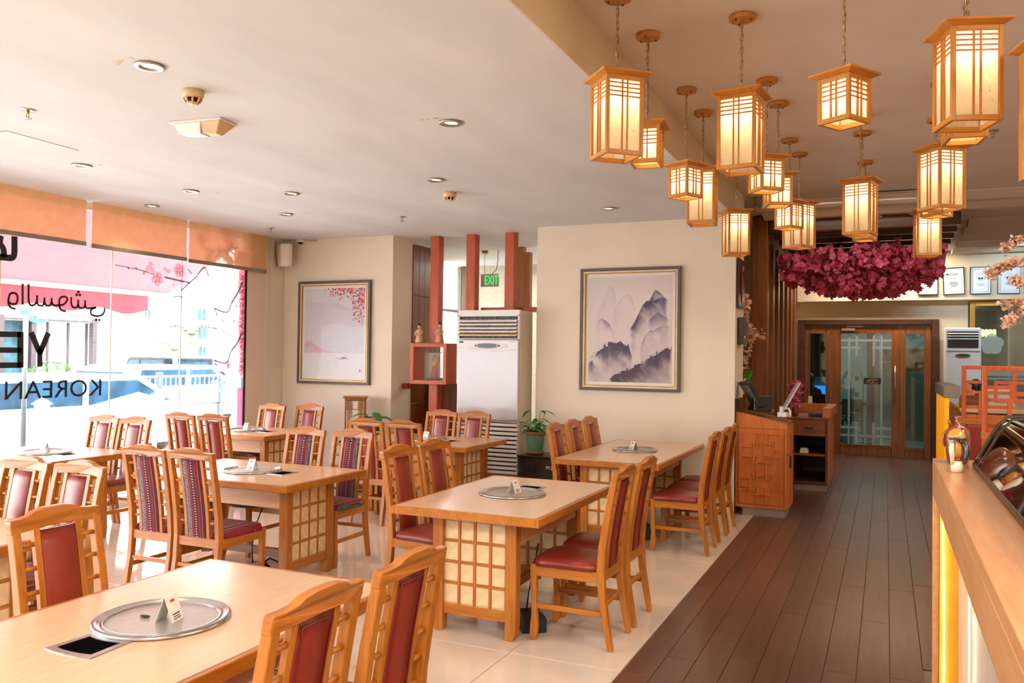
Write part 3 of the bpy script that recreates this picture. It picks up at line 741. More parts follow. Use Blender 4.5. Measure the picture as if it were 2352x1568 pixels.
t_ = NT('bulb_glass'); t_.n.remove(t_.b); e_ = t_.new('ShaderNodeEmission'); e_.inputs[0].default_value = lin('ffd9a0'); e_.inputs[1].default_value = 12; t_.link(e_.outputs[0], t_.out.inputs[0])
CANOPY = B().lathe([(.0, -.028), (.05, -.028), (.066, -.024), (.068, -.004), (.064, 0)], n=28).mesh('ceiling_rose', 'lantern_wood_x')
PEG = B(); 
for a in (.6, 2.7, 4.6): PEG.lathe([(.005, -.036), (.006, -.028)], (.047 * math.cos(a), .047 * math.sin(a), 0), 6)
PEG = PEG.mesh('peg', 'walnut')
LP = {'tall': (.20, .385), 'small': (.165, .205), 'broad': (.30, .50)}; LT = {}
BULB_W = 1.45
def lantern(x, y, zb, kind, yaw, label, tilt=(0, 0)):
    if kind not in LT: o = LT[kind] = make_lantern(*LP[kind], broad=kind == 'broad')
    else: o = copy_tree(LT[kind])
    wd, ht = LP[kind]; o.location = (x, y, zb); o.rotation_euler = (0, 0, math.radians(yaw))
    for c in list(o.children):
        if c.name.startswith(('chain', 'ceiling_rose')):
            for g in list(c.children): bpy.data.objects.remove(g, do_unlink=True)
            bpy.data.objects.remove(c, do_unlink=True)
    L = 3.45 - .028 - (zb + ht + .022)
    chain_mesh(L).build('chain', 'chain_brass', o, loc=(0, 0, ht + .022 + L))
    r_ = put('ceiling_rose', CANOPY, o, (0, 0, 3.45 - zb)); put('peg', PEG, r_)
    tag(o, label, 'pendant lamp', 'wood and paper lanterns over the aisle')
    lamp('lantern_bulb_light', 'POINT', (x, y, zb + ht - .085), BULB_W * (1.25 if kind == 'tall' else .9 if kind == 'small' else 2), (1, .83, .52), .028)
for r in (
    (-1.23, 3.98, 2.635, 'tall', 42, 'tall lantern at far left of the group, nearest on the beam side'),
    (-1.22, 4.52, 2.715, 'small', 6, 'short lantern half hidden behind the leftmost tall one'),
    (-1.23, 5.55, 2.715, 'small', 62, 'short cube lantern in front of a tall one by the beam, third on its row'),
    (-1.23, 6.11, 2.62, 'tall', 4, 'tall lantern partly hidden by a cube lantern beside the beam edge'),
    (-1.25, 7.72, 2.58, 'tall', 28, 'tall lantern hanging lowest before the end of the painted wall'),
    (-.70, 4.46, 2.625, 'tall', 84, 'large tall lantern in the second row, hanging just right of the beam'),
    (-.71, 5.55, 2.72, 'small', 38, 'short lantern peeking from behind the large second-row lantern'),
    (-.70, 6.08, 2.715, 'small', 22, 'short lantern below and behind the one peeking beside the large lantern'),
    (-.73, 7.14, 2.71, 'small', 60, 'short lantern overlapping a tall one above the slatted screen'),
    (-.70, 7.66, 2.615, 'tall', 58, 'tall lantern behind the short one above the slatted screen'),
    (-.18, 4.05, 2.715, 'small', 58, 'single short lantern hanging free near the top centre of the aisle'),
    (-.18, 6.64, 2.565, 'tall', 76, 'tall lantern in front of the middle of the pink blossoms'),
    (-.18, 7.12, 2.72, 'small', 76, 'short lantern hidden right behind the tall one before the blossoms'),
    (-.18, 8.18, 2.725, 'small', 72, 'short lantern whose bottom shows under the tall one before the blossoms'),
    (.30, 3.90, 2.62, 'tall', 18, 'largest lantern at top right of the picture'),
    (.33, 4.42, 2.68, 'small', 8, 'short lantern just below and behind the largest lantern'),
    (.32, 6.02, 2.62, 'tall', 38, 'tall lantern below the largest one, showing two faces'),
    (.335, 6.92, 2.715, 'small', 60, 'short lantern whose base shows beneath the two-faced lantern'),
    (.33, 8.30, 2.58, 'tall', 8, 'tall lantern at the right end of the pink blossoms'),
    (.655, 3.70, 2.36, 'broad', 14, 'broad-framed lantern cut by the right picture edge'),
): lantern(*r)

# ============================================================ CEILING FITTINGS
def downlight(px, py, label, on=True, z=3.15):
    p = at_z(px, py, z); t = tag(empty('recessed_downlight', p), label, 'downlight', 'recessed ceiling downlights')
    B().lathe([(.052, -.001), (.075, -.001), (.078, -.010), (.070, -.013), (.050, -.010), (.040, -.002), (.040, .004)], n=28, cap=False).build('trim_ring', 'brushed_steel', t)
    B().lathe([(.0001, -.002), (.040, -.002)], n=20).build('lamp_face', 'downlight_glow', t)
    if on: lamp('downlight_beam', 'SPOT', p + Vector((0, 0, -.02)), 14, WARM, .03, cone=1.9)
for px, py, l in ((343, 150, 'downlight nearest the camera at upper left'), (1035, 281, 'downlight high on the white ceiling, centre'), (1001, 412, 'downlight on the white ceiling above the round smoke detector'),
                  (187, 379, 'faint downlight near the ceiling hatch'), (438, 438, 'downlight above the second blind'), (349, 472, 'downlight closest to the blinds'), (669, 443, 'downlight ahead of the corner, right of the blinds'),
                  (657, 491, 'downlight nearest the corner loudspeaker'), (1398, 478, 'downlight above the mountain painting')): downlight(px, py, l)
def detector(px, py, label):
    t = tag(empty('smoke_detector', at_z(px, py, 3.15)), label, 'smoke detector', 'smoke detectors on the white ceiling')
    B().lathe([(.062, 0), (.062, -.03), (.056, -.042), (.048, -.046)][::-1], n=24).build('base', 'cream_plastic', t)
    h = B().lathe([(.0001, -.078), (.030, -.076), (.034, -.070)], n=20); h.build('head', 'cream_plastic', t)
    B().lathe([(.036, -.070), (.036, -.046)], n=20).build('chamber', 'black_plastic', t)
    for k_ in range(8):
        a = 2 * PI * k_ / 8; c, s_ = math.cos(a), math.sin(a)
        B().tube([(.048 * c, .048 * s_, -.044), (.046 * c, .046 * s_, -.058), (.033 * c, .033 * s_, -.073)], .006, 5).build('rib', 'cream_plastic', t)
detector(443, 208, 'beige smoke detector nearest the camera, above the emergency light'); detector(1033, 442, 'beige smoke detector in mid ceiling below two downlights')
def sprinkler(px, py, label, z=3.15):
    t = tag(empty('sprinkler', at_z(px, py, z)), label, 'sprinkler', 'fire sprinklers in the ceilings')
    B().lathe([(.045, 0), (.043, -.005), (.018, -.007)][::-1], n=24).build('escutcheon', 'steel', t)
    B().lathe([(.010, 0), (.010, -.022), (.006, -.024)][::-1], n=12).tube([(.009, 0, -.022), (.011, 0, -.04), (.002, 0, -.052)], .0025, 5).tube([(-.009, 0, -.022), (-.011, 0, -.04), (-.002, 0, -.052)], .0025, 5).build('body', 'brass', t)
    B().lathe([(.0001, -.056), (.024, -.055), (.024, -.053), (.0001, -.052)], n=16).build('deflector', 'steel', t)
sprinkler(64, 252, 'sprinkler at far upper left above the hatch'); sprinkler(622, 523, 'sprinkler near the end of the blinds'); sprinkler(923, 497, 'sprinkler above the wooden shelf post'); sprinkler(2280, 300, 'sprinkler on the high ceiling beside the largest lantern', 3.45)
# emergency light
p = at_z(478, 286, 3.15); t = tag(empty('emergency_light', (-4.10, 4.14, 3.15), .12), 'white wedge-shaped emergency light on the ceiling', 'emergency light')
boxes((-.20, .20, -.09, .09, -.016, 0)).build('base_plate', 'white_plastic', t, bevel=.004)
B().add([(-.17, -.08, -.016), (.04, -.08, -.016), (.04, .08, -.016), (-.17, .08, -.016), (-.15, -.05, -.075), (.02, -.05, -.085), (.02, .05, -.085), (-.15, .05, -.075)],
        [(0, 1, 2, 3), (4, 7, 6, 5), (0, 4, 5, 1), (1, 5, 6, 2), (2, 6, 7, 3), (3, 7, 4, 0)]).build('housing', 'white_plastic', t, bevel=.004)
B().add([(.04, -.08, -.016), (.19, -.085, -.016), (.19, .085, -.016), (.04, .08, -.016), (.03, -.045, -.080), (.13, -.03, -.090), (.13, .03, -.090), (.03, .045, -.080)],
        [(0, 1, 2, 3), (4, 7, 6, 5), (0, 4, 5, 1), (1, 5, 6, 2), (2, 6, 7, 3), (3, 7, 4, 0)]).build('lens', 'cream_plastic', t, bevel=.004)
# ceiling access hatch: a shallow leaf with an open joint round it
t = struct(empty('trim_8', (0, 0, 3.15)))
h_ = [(-6.035, 4.33), (-5.556, 4.367), (-5.53, 3.79), (-6.01, 3.75)]
B().prism([(x * 1, y) for x, y in h_], 'z', -.003, .002).build('hatch_leaf', 'ceiling_paint', t)
for (a, c_) in zip(h_, h_[1:] + h_[:1]): B().tube([(a[0], a[1], -.001), (c_[0], c_[1], -.001)], .0022, 4).build('hatch_joint', 'grey_paint', t)
# chipped plaster spots
for q, (px, py) in enumerate(((990, 275), (215, 378), (487, 443), (690, 489), (283, 138))):
    p = at_z(px, py, 3.15); b = B()
    for k_ in range(5):
        a = random.random() * 6; c = (p.x + random.uniform(-.08, .08), p.y + random.uniform(-.03, .03), 3.1492)
        b.prism([(c[0] + .02 * math.cos(a + j) * random.uniform(.4, 1.2), c[1] + .014 * math.sin(a + j) * random.uniform(.4, 1.2)) for j in (0, 1.2, 2.4, 3.8, 5)], 'z', 3.1485, 3.151)
    tag(b.build('plaster_patch', 'wall_paint_warm'), kind='structure')
p1 = at_z(2058, 437, 3.45)
struct(boxes((p1.x - .28, p1.x + .22, p1.y - .02, p1.y + .02, 3.444, 3.455)).build('trim_9', 'black_plastic'))
# dome camera, loudspeaker
t = tag(empty('dome_camera', (-7.10, 8.93, 3.15)), 'small white dome camera with dark eye in the corner', 'camera')
B().lathe([(.055, 0), (.055, -.03), (.045, -.038)][::-1], n=24).build('housing', 'white_plastic', t)
B().lathe([(.0001, -.068), (.018, -.064), (.033, -.052), (.038, -.038)], n=20).build('lens_dome', 'black_plastic', t)
B().tube([(.05, 0, -.01), (.14, .02, -.02), (.24, .04, -.02)], .01, 6).build('cable_boss', 'cream_plastic', t)
t = tag(empty('wall_loudspeaker', (-7.26, 8.84, 2.93), math.radians(-38)), 'white wedge loudspeaker high in the corner', 'speaker')
B().prism([(-.11, .06), (-.13, 0), (-.085, -.09), (.085, -.09), (.13, 0), (.11, .06)], 'z', -.15, .15).build('cabinet', 'white_plastic', t, bevel=.02, seg=2)
B().prism([(-.078, -.088), (.078, -.088), (.078, -.094), (-.078, -.094)], 'z', -.125, .125).build('grille', 'wall_paint', t, bevel=.003)
B().tube([(-7.40, 8.80, 3.12), (-7.405, 8.80, 2.95), (-7.39, 8.82, 2.80), (-7.34, 8.86, 2.76)], .004, 5).build('speaker_cable', 'black_plastic'); tag(S.objects['speaker_cable'], 'thin black cable looping down behind the corner loudspeaker', 'cable')

# ============================================================ BLINDS AND WINDOW PRINT
for (y0, y1, zb, l) in ((2.2, 4.60, 2.70, 'roller blind beyond the left picture edge'), (4.66, 5.875, 2.70, 'orange roller blind at the left picture edge'), (5.945, 7.20, 2.69, 'middle orange roller blind'), (7.235, 8.55, 2.68, 'right orange roller blind with cherry print glowing through')):
    t = tag(empty('roller_blind', (-7.34, y0, 0)), l, 'blind', 'roller blinds over the shop window')
    B().add([(0, 0, zb + .03), (0, y1 - y0, zb + .03), (0, y1 - y0, 3.15), (0, 0, 3.15)], [(0, 1, 2, 3)]).build('fabric', 'blind_fabric', t)
    boxes((-.012, .012, -.004, y1 - y0 + .004, zb - .008, zb + .034)).build('bottom_bar', 'grey_paint', t, bevel=.004)
def W(px, py, off=.012): p = at_x(px, py, -7.42 + off); return (p.y, p.z)
def stroke(b, pts, w_, off=.0125, mi=0):
    """flat ribbon on the glass; pts in picture coordinates"""
    q = [Vector(W(*p)) for p in pts]; n = len(q); L = []; R_ = []
    for i, p in enumerate(q):
        d = q[min(i + 1, n - 1)] - q[max(i - 1, 0)]; d.normalize(); nn = Vector((-d.y, d.x)); ww = w_ if not isinstance(w_, (list, tuple)) else w_[i]
        L.append(p + nn * ww / 2); R_.append(p - nn * ww / 2)
    x = -7.42 + off
    for i in range(n - 1): b.prism([tuple(L[i]), tuple(R_[i]), tuple(R_[i + 1]), tuple(L[i + 1])], 'x', x, x + .001, mi)
def smooth(pts, m=6):
    out = []; n = len(pts)
    for i in range(n - 1):
        p0, p1, p2, p3 = pts[max(i - 1, 0)], pts[i], pts[i + 1], pts[min(i + 2, n - 1)]
        for k_ in range(m):
            u = k_ / m
            out.append(tuple(.5 * (2 * p1[j] + (p2[j] - p0[j]) * u + (2 * p0[j] - 5 * p1[j] + 4 * p2[j] - p3[j]) * u * u + (3 * p1[j] - p0[j] - 3 * p2[j] + p3[j]) * u ** 3) for j in (0, 1)))
    return out + [pts[-1]]
G = 'black lettering on the shop window, seen in reverse'
RT = (PI / 2, 0, -PI / 2)
def wtext(s, y0, y1, z0, z1):
    return text(s, 'window_lettering', 'decal_black', .3, (-7.408, y1, z0), RT, width=abs(y1 - y0), height=z1 - z0)
tag(wtext('KOREAN', 5.115, 6.15, 1.18, 1.352), 'thin black word KOREAN in reverse near the bottom of the glass', 'lettering', G)
b = B()
def bar(a, c_, w_): stroke(b, [a, c_], w_)
bar((46.5, 762), (46.5, 844), .062); bar((49, 768), (-14, 767), .052); bar((49, 804), (-14, 803.5), .050); bar((49, 838), (-14, 839), .052)
bar((71, 763), (92, 812), .058); bar((111, 764), (91, 812), .058); bar((91.5, 804), (91.5, 842), .056)
t = b.build('window_lettering', 'decal_black')
tag(t, 'bold black letters YE in reverse above the thin word', 'lettering', G)
C3 = lambda x, y: (x / 3.919, 560 + y / 3.919)
b = B()
for pts in ([(140, 585), (95, 570), (75, 530), (85, 460), (115, 440), (150, 455), (158, 500), (145, 535), (110, 540), (80, 525)], [(203, 358), (203, 548)],
            [(257, 362), (257, 500), (270, 545), (300, 552), (330, 520), (333, 460)], [(333, 520), (345, 550), (385, 553), (398, 520), (400, 480)], [(400, 520), (412, 552), (450, 553), (462, 520), (466, 485)],
            [(466, 520), (480, 550), (520, 552), (570, 545), (600, 515), (605, 490), (585, 475), (555, 478), (535, 500), (535, 560), (550, 595), (595, 608)],
            [(642, 478), (640, 530), (655, 568), (690, 570), (702, 540), (703, 500)], [(703, 540), (715, 572), (755, 574), (765, 540), (764, 505)], [(765, 550), (780, 578), (820, 578), (866, 572), (830, 585), (815, 605), (825, 635), (870, 648), (915, 640), (938, 610), (940, 575)]):
    stroke(b, smooth([C3(*p) for p in pts], 4), .021)
for x, y in ((705, 433), (690, 458), (718, 460), (865, 682), (893, 684)):
    c = W(*C3(x, y)); b.prism([(c[0] + .016 * math.cos(k_), c[1] + .016 * math.sin(k_)) for k_ in np.linspace(0, 5.6, 8)], 'x', -7.408, -7.4065)
tag(b.build('window_lettering', 'decal_black'), 'line of black Arabic script in reverse above the bold letters', 'lettering', G)
b = B(); C4 = lambda x, y: (x / 6.533, 420 + y / 6.533)
stroke(b, smooth([C4(*p) for p in [(215, 800), (215, 1040), (195, 1110), (150, 1125), (60, 1115), (-40, 1110)]], 4), .06)
stroke(b, smooth([C4(*p) for p in [(60, 1110), (55, 1000), (10, 930), (-60, 920)]], 4), .055); stroke(b, [C4(50, 850), C4(-30, 830)], .06)
tag(b.build('window_lettering', 'decal_black'), 'thick black Arabic letter at the left picture edge under the first blind', 'lettering', G)
# cherry-branch film
t = tag(empty('cherry_window_film', (0, 0, 0)), 'printed cherry branches and pink blossoms on the shop window', 'window decal')
b = B(); A4 = lambda x, y: (240 + x / 3.921, 560 + y / 3.921)
for pts, w_ in (([(95, 188), (230, 215), (340, 240), (440, 275)], .012), ([(540, 298), (650, 325), (765, 350)], .022), ([(690, 420), (765, 350), (830, 290), (900, 210), (935, 288)], .02),
                ([(1245, 340), (1200, 440), (1150, 520), (1105, 615), (990, 580)], .022), ([(1240, 800), (1190, 900), (1140, 965), (1095, 1072), (980, 1045)], .024), ([(1045, 765), (1115, 830)], .012), ([(750, 225), (785, 270)], .012),
                ([(985, 575), (1015, 640)], .015), ([(1060, 1150), (1085, 1180), (1040, 1150)], .012), ([(985, 1210), (1005, 1240)], .012), ([(970, 755), (1030, 770), (1035, 800)], .010), ([(1060, 690), (1090, 715)], .010), ([(1000, 1070), (1010, 1100)], .014),
                ([(620, 480), (660, 470), (700, 475)], .010)): stroke(b, smooth([A4(*p) for p in pts], 4), w_)
for pts, w_ in (([(860, 30), (950, 70), (1050, 55), (1200, 35)], .03), ([(1050, 55), (980, 130)], .03), ([(1190, 0), (1100, -150), (1040, -250)], .02), ([(1110, 55), (1180, 110)], .015)): stroke(b, [A4(*p) for p in pts], w_, .03)
b.build('branch', 'decal_branch', t)
rr = random.Random(3)
def flower(x, y, r, m_, off=.0105, petals=5, rot=0):
    b = B(); c = W(x, y, off)
    for k_ in range(petals):
        a = 2 * PI * k_ / petals + rot; cy, cz = c[0] + r * .55 * math.cos(a), c[1] + r * .55 * math.sin(a)
        b.prism([(cy + r * .48 * math.cos(q * PI / 5), cz + r * .48 * math.sin(q * PI / 5)) for q in range(10)], 'x', -7.42 + off + .0004 * k_, -7.42 + off + .0004 * k_ + .0008)
    for k_ in range(7):
        a = rr.random() * 6.3; q = rr.uniform(.1, .5) * r
        b.box(-7.42 + off + .0035, -7.42 + off + .004, c[0] + q * math.cos(a) - .004, c[0] + q * math.cos(a) + .004, c[1] + q * math.sin(a) - .004, c[1] + q * math.sin(a) + .004, 1)
    b.build('blossom', [m_, 'decal_hot'], t)
for x, y, r, pe in ((475, 312, .085, 5), (672, 240, .085, 5), (412, 215, .07, 3), (562, 235, .055, 2), (280, 218, .028, 2), (355, 262, .028, 2), (214, 220, .018, 2), (1120, 1085, .05, 5)): flower(*A4(x, y), r, 'decal_pink', petals=pe, rot=x * .1)
for y in range(275, 1150, 62): flower(*A4(1248 + rr.uniform(-14, 8), y), .085, 'decal_pink', off=.0105, rot=rr.random() * 6)
for x, y in ((1160, 290), (1165, 700), (1080, 900), (1130, 830), (1060, 700), (990, 770), (620, 360), (1015, 640), (980, 1275), (1020, 1320), (1070, 1180), (1110, 1110), (1000, 1080), (1040, 1020), (1185, 560)): flower(*A4(x, y), .045, 'decal_white', petals=3, rot=rr.random() * 6)
for x, y in ((1090, 110), (1130, 160), (1215, 100), (1210, 160), (930, 130), (860, -40), (1120, 15), (1180, -230), (1080, -60)): flower(*A4(x, y), .07, 'decal_pink', off=.03, rot=rr.random() * 6)
ya, yb_ = W(546, 900)[0], 8.235
B().box(-7.4145, -7.4135, ya, yb_, .12, W(555, 890)[1]).build('pink_strip', 'pink_film', t)

# ============================================================ PAINTINGS (flat prints as painted colour grids)
def print_mesh(name, wd, ht, fn, nx=150, nz=190):
    """plane in x-z, u,v in 0..1, v up; fn(U,V)->(...,3) display colours"""
    u = np.linspace(0, 1, nx); v = np.linspace(0, 1, nz); U, V_ = np.meshgrid(u, v)
    c = np.clip(fn(U, V_), 0, 1); c = np.where(c <= .04045, c / 12.92, ((c + .055) / 1.055) ** 2.4)
    vs = np.stack([(U - .5) * wd, U * 0, V_ * ht], -1).reshape(-1, 3)
    i = np.arange((nx - 1) * (nz - 1)); r_, q = divmod(i, nx - 1); a = r_ * nx + q
    fs = np.stack([a, a + 1, a + nx + 1, a + nx], -1)
    me = bpy.data.meshes.new(name); me.from_pydata(vs.tolist(), [], fs.tolist())
    at = me.color_attributes.new('Col', 'FLOAT_COLOR', 'POINT'); at.data.foreach_set('color', np.concatenate([c.reshape(-1, 3), np.ones((nx * nz, 1))], 1).ravel())
    me.materials.append(MATS['art_print']); return me
def nz_(seed, n=256):
    g = np.random.RandomState(seed); x = np.linspace(0, 1, n); y = np.zeros(n)
    for o in range(2, 8): k = 2 ** o; y += np.interp(x, np.linspace(0, 1, k), g.rand(k) - .5) / k ** .8
    return lambda u: np.interp(u, x, y)
def n2(seed, U, V_, f=6):
    g = np.random.RandomState(seed); out = 0
    for o in range(4):
        k = int(f * 2 ** o); G_ = g.rand(k + 2, k + 2); x, y = U * k, V_ * k; i, j = np.floor(x).astype(int), np.floor(y).astype(int); a, b_ = x - i, y - j
        a, b_ = a * a * (3 - 2 * a), b_ * b_ * (3 - 2 * b_); i, j = np.clip(i, 0, k), np.clip(j, 0, k)
        out = out + ((G_[i, j] * (1 - a) + G_[i + 1, j] * a) * (1 - b_) + (G_[i, j + 1] * (1 - a) + G_[i + 1, j + 1] * a) * b_ - .5) / 1.7 ** o
    return out
def mountains(U, V_):
    bg = np.array([.855, .82, .83]); c = np.ones(U.shape + (3,)) * bg + (V_[..., None] - .5) * .02
    def layer(pts, dark, fade, seed, strength=1, jag=.3, lo=None):
        nonlocal c
        xs_, ys_ = zip(*pts); ridge = np.interp(U, xs_, ys_) + nz_(seed)(U) * jag * .35
        inside = (U > xs_[0]) & (U < xs_[-1]); dpt = ridge - V_; tex = n2(seed, U * 1.0, V_, 9)
        tex2 = n2(seed + 50, U * .5 + V_ * .5, V_ * .3, 14)
        a = np.where((dpt > 0) & inside, np.exp(-dpt / fade) * strength * 1.35 * (.75 + .9 * tex + .8 * tex2), 0)
        edge = np.where((dpt > 0) & inside, np.exp(-dpt / .012) * strength * .5, 0)
        ex = np.minimum(np.clip((U - xs_[0]) / .04, 0, 1), np.clip((xs_[-1] - U) / .04, 0, 1))
        a = np.clip((a + edge) * ex, 0, 1)[..., None]; c = c * (1 - a) + np.array(dark) * a
    layer([(.08, .6), (.16, .75), (.22, .86), (.25, .92), (.30, .9), (.34, .8), (.36, .6)], (.77, .74, .78), .25, 1, .45)
    layer([(.28, .62), (.34, .74), (.42, .82), (.48, .85), (.53, .80), (.58, .68)], (.74, .69, .75), .18, 2, .5)
    layer([(.72, .77), (.76, .82), (.80, .88), (.83, .87), (.87, .84), (.91, .80), (.95, .77)], (.36, .30, .46), .06, 3, 1.0)
    layer([(.50, .49), (.56, .56), (.60, .62), (.66, .71), (.70, .735), (.78, .75), (.84, .77), (.88, .775), (.91, .74), (.93, .64), (.94, .55)], (.28, .24, .38), .10, 4, 1.05, .4)
    layer([(.72, .58), (.78, .62), (.84, .66), (.92, .62), (.97, .60)], (.45, .39, .54), .07, 14, .8)
    layer([(.09, .46), (.11, .56), (.16, .60), (.20, .59), (.26, .54), (.32, .44)], (.58, .51, .62), .09, 5, .75)
    layer([(.62, .30), (.68, .42), (.74, .48), (.80, .49), (.86, .53), (.93, .545), (.985, .53)], (.60, .52, .64), .12, 6, .7)
    layer([(.0, .18), (.06, .23), (.12, .30), (.18, .32), (.24, .33), (.26, .38), (.30, .37), (.34, .36), (.40, .38), (.46, .35), (.49, .37), (.52, .28), (.54, .24)], (.24, .20, .33), .11, 7, 1.1, .5)
    layer([(.26, .012), (.36, .05), (.46, .09), (.56, .12), (.66, .17), (.76, .23), (.86, .28), (.93, .31), (1.0, .30)], (.26, .20, .30), .13, 8, 1.15, .5)
    b = n2(31, U, V_, 40); r = np.interp(U, (.26, .46, .66, .86, 1.0), (.015, .095, .175, .285, .305)); m = (np.abs(V_ - r - .012) < .018) & (b > .12) & (U > .27)
    c[m] = (.17, .13, .22)
    r = np.interp(U, (.0, .12, .24, .3), (.20, .31, .36, .39)); m = (np.abs(V_ - r) < .014) & (b > .1) & (U < .3); c[m] = (.18, .15, .24)
    return c
def cherry(U, V_):
    c = np.ones(U.shape + (3,)) * np.array([.84, .86, .91])
    def wash(pts, col, fade, seed, st):
        nonlocal c
        xs_, ys_ = zip(*pts); r = np.interp(U, xs_, ys_) + nz_(seed)(U) * .1; dpt = r - V_
        a = np.clip(np.where((dpt > 0) & (U >= xs_[0]) & (U <= xs_[-1]), np.exp(-dpt / fade) * st, 0) * (1 + n2(seed, U, V_, 5)), 0, 1)[..., None]; c = c * (1 - a) + np.array(col) * a
    wash([(0, .88), (.15, .85), (.35, .83), (.55, .84), (.7, .80), (.9, .76)], (.80, .76, .82), .06, 1, .5)
    wash([(.6, .55), (.7, .57), (.8, .54), (.9, .59), (1, .62)], (.80, .80, .87), .06, 2, .6)
    wash([(0, .36), (.05, .385), (.10, .39), (.18, .34), (.22, .33), (.3, .31)], (.85, .52, .64), .07, 3, .8)
    wash([(.1, .30), (.22, .34), (.3, .31), (.42, .295), (.5, .275)], (.88, .70, .72), .04, 4, .7)
    c[(V_ < .265)] = c[(V_ < .265)] * .25 + np.array([.93, .94, .97]) * .75
    rg = np.random.RandomState(5)
    def blob(u0, v0, r, col):
        m = ((U - u0) / r) ** 2 + ((V_ - v0) * 1.42 / r) ** 2 < 1; c[m] = col
    for _ in range(330):
        u0 = 1 - abs(rg.randn()) * .27; v0 = 1 - abs(rg.randn()) * .05 * (1 + 3.4 * (u0 > .8))
        if u0 < .2 or v0 < .62: continue
        blob(u0, v0, rg.uniform(.004, .016), [(.86, .30, .36), (.80, .22, .30), (.90, .52, .50), (.45, .40, .48)][rg.randint(4)])
    for a in np.linspace(0, 1, 60): blob(.93 - .03 * math.sin(a * 5), 1 - .42 * a, .006, (.50, .45, .52))
    for a in np.linspace(0, 1, 40): blob(.90 - .25 * a, .97 - .02 * a, .004, (.50, .45, .52))
    m = (np.abs(U - .64) < .10) & (np.abs(V_ - .205 - .3 * (U - .64) ** 2) < .004); c[m] = (.50, .47, .50); m = (np.abs(U - .67) < .035) & (np.abs(V_ - .215) < .009); c[m] = (.58, .54, .56)
    m = (np.abs(U - .935) < .014) & (np.abs(V_ - .075) < .014); c[m] = (.78, .30, .36)
    return c
def painting(name, x0, x1, z0, z1, fn, label):
    t = tag(empty('framed_painting', ((x0 + x1) / 2, 9.0, z0)), label, 'painting'); w_, h_ = x1 - x0, z1 - z0; a = w_ / 2
    def ring(nm, m_, i0, i1, y0, y1):
        boxes((-a + i0, -a + i1, y0, y1, i0, h_ - i0), (a - i1, a - i0, y0, y1, i0, h_ - i0), (-a + i1, a - i1, y0, y1, i0, i1), (-a + i1, a - i1, y0, y1, h_ - i1, h_ - i0)).build(nm, m_, t, bevel=.002)
    ring('frame', 'frame_gray', 0, .032, -.045, 0); ring('inner_frame', 'frame_cream', .032, .052, -.036, 0); ring('gilt_slip', 'frame_gold', .052, .060, -.038, 0)
    boxes((-a + .05, a - .05, -.014, -.004, .05, h_ - .05)).build('mount_board', 'mat_white', t)
    m_ = .095; put('print', print_mesh('print', w_ - 2 * m_, h_ - 2 * m_, fn), t, (0, -.0155, m_))
    boxes((-a + .055, a - .055, -.024, -.022, .055, h_ - .055)).build('glazing', 'picture_glass', t)
painting('a', -7.144, -6.008, 1.245, 2.59, cherry, 'framed print of pale cherry branches over misty water')
painting('b', -3.175, -2.028, 1.272, 2.64, mountains, 'framed ink painting of purple misty mountains')

# ============================================================ AIR CONDITIONERS
t = tag(empty('floor_air_conditioner', (-4.23, 8.94, 0)), 'tall white floor-standing air conditioner with louvred base in the wall opening', 'air conditioner')
boxes((-.40, .40, -.17, .19, 0, .27)).build('base_plinth', 'oak_x', t, bevel=.004)
boxes((-.40, .40, -.16, .20, .27, 2.17)).build('casing', 'ac_side', t, bevel=.012, seg=2)
boxes((-.395, .395, -.20, -.155, .90, 1.83)).build('front_panel', 'ac_gloss', t, bevel=.012, seg=2)
boxes((-.395, .395, -.195, -.155, 1.835, 1.845), (-.40, .40, -.19, -.14, 2.10, 2.175), (-.40, -.375, -.19, -.155, 1.84, 2.12), (.375, .40, -.19, -.155, 1.84, 2.12)).build('outlet_frame', 'white_plastic', t, bevel=.004)
boxes((-.375, .375, -.163, -.158, 1.845, 2.10)).build('outlet_cavity', 'black_plastic', t)
for k_ in range(9): boxes((-.34 + .085 * k_, -.336 + .085 * k_, -.172, -.163, 1.85, 2.10)).build('vertical_vane', 'grey_paint', t)
for z in (2.045, 2.005, 1.962, 1.922, 1.882):
    B().prism([(-.228, z - .012), (-.226, z + .006), (-.175, z + .022), (-.172, z + .004)], 'x', -.378, .378).build('louvre', 'cream_plastic' if z < 1.9 else 'white_plastic', t, bevel=.002)
B().prism([(.26 * math.cos(q), 1.755 + .042 * math.sin(q)) for q in np.linspace(0, 2 * PI, 25)[:-1]], 'y', -.206, -.198).build('control_surround', 'white_plastic', t, bevel=.002)
cs = B().prism([(-.0 + .165 * math.cos(q), 1.758 + .028 * math.sin(q)) for q in np.linspace(0, 2 * PI, 25)[:-1]], 'y', -.210, -.204).build('control_display', 'black_lacquer', t)
for s in (-1, 1):
    for k_ in range(3): boxes((s * .13 - .008, s * .13 + .008, -.212, -.209, 1.745 + .011 * k_, 1.752 + .011 * k_)).build('button', 'white_plastic', cs)
B().prism([(-.345 + .03 * math.cos(q), 1.80 + .012 * math.sin(q)) for q in np.linspace(0, 2 * PI, 21)[:-1]], 'y', -.204, -.198).build('badge', 'car_glass', t)
text('Carrier', 'lettering', 'white_plastic', .012, (-.345, -.2042, 1.796), (PI / 2, 0, 0), t, ax='CENTER', width=.042, ext=.0004)
text('Comfort Q', 'lettering', 'car_glass', .016, (.33, -.2005, 1.80), (PI / 2, 0, 0), t, ax='CENTER', width=.075, ext=.0004)
B().tube([(.39, -.201, 1.72), (.2, -.201, 1.70), (0, -.201, 1.695), (-.2, -.201, 1.715), (-.395, -.201, 1.74)], .0012, 4).build('panel_seam', 'grey_paint', t)
z = .285; k_ = 0
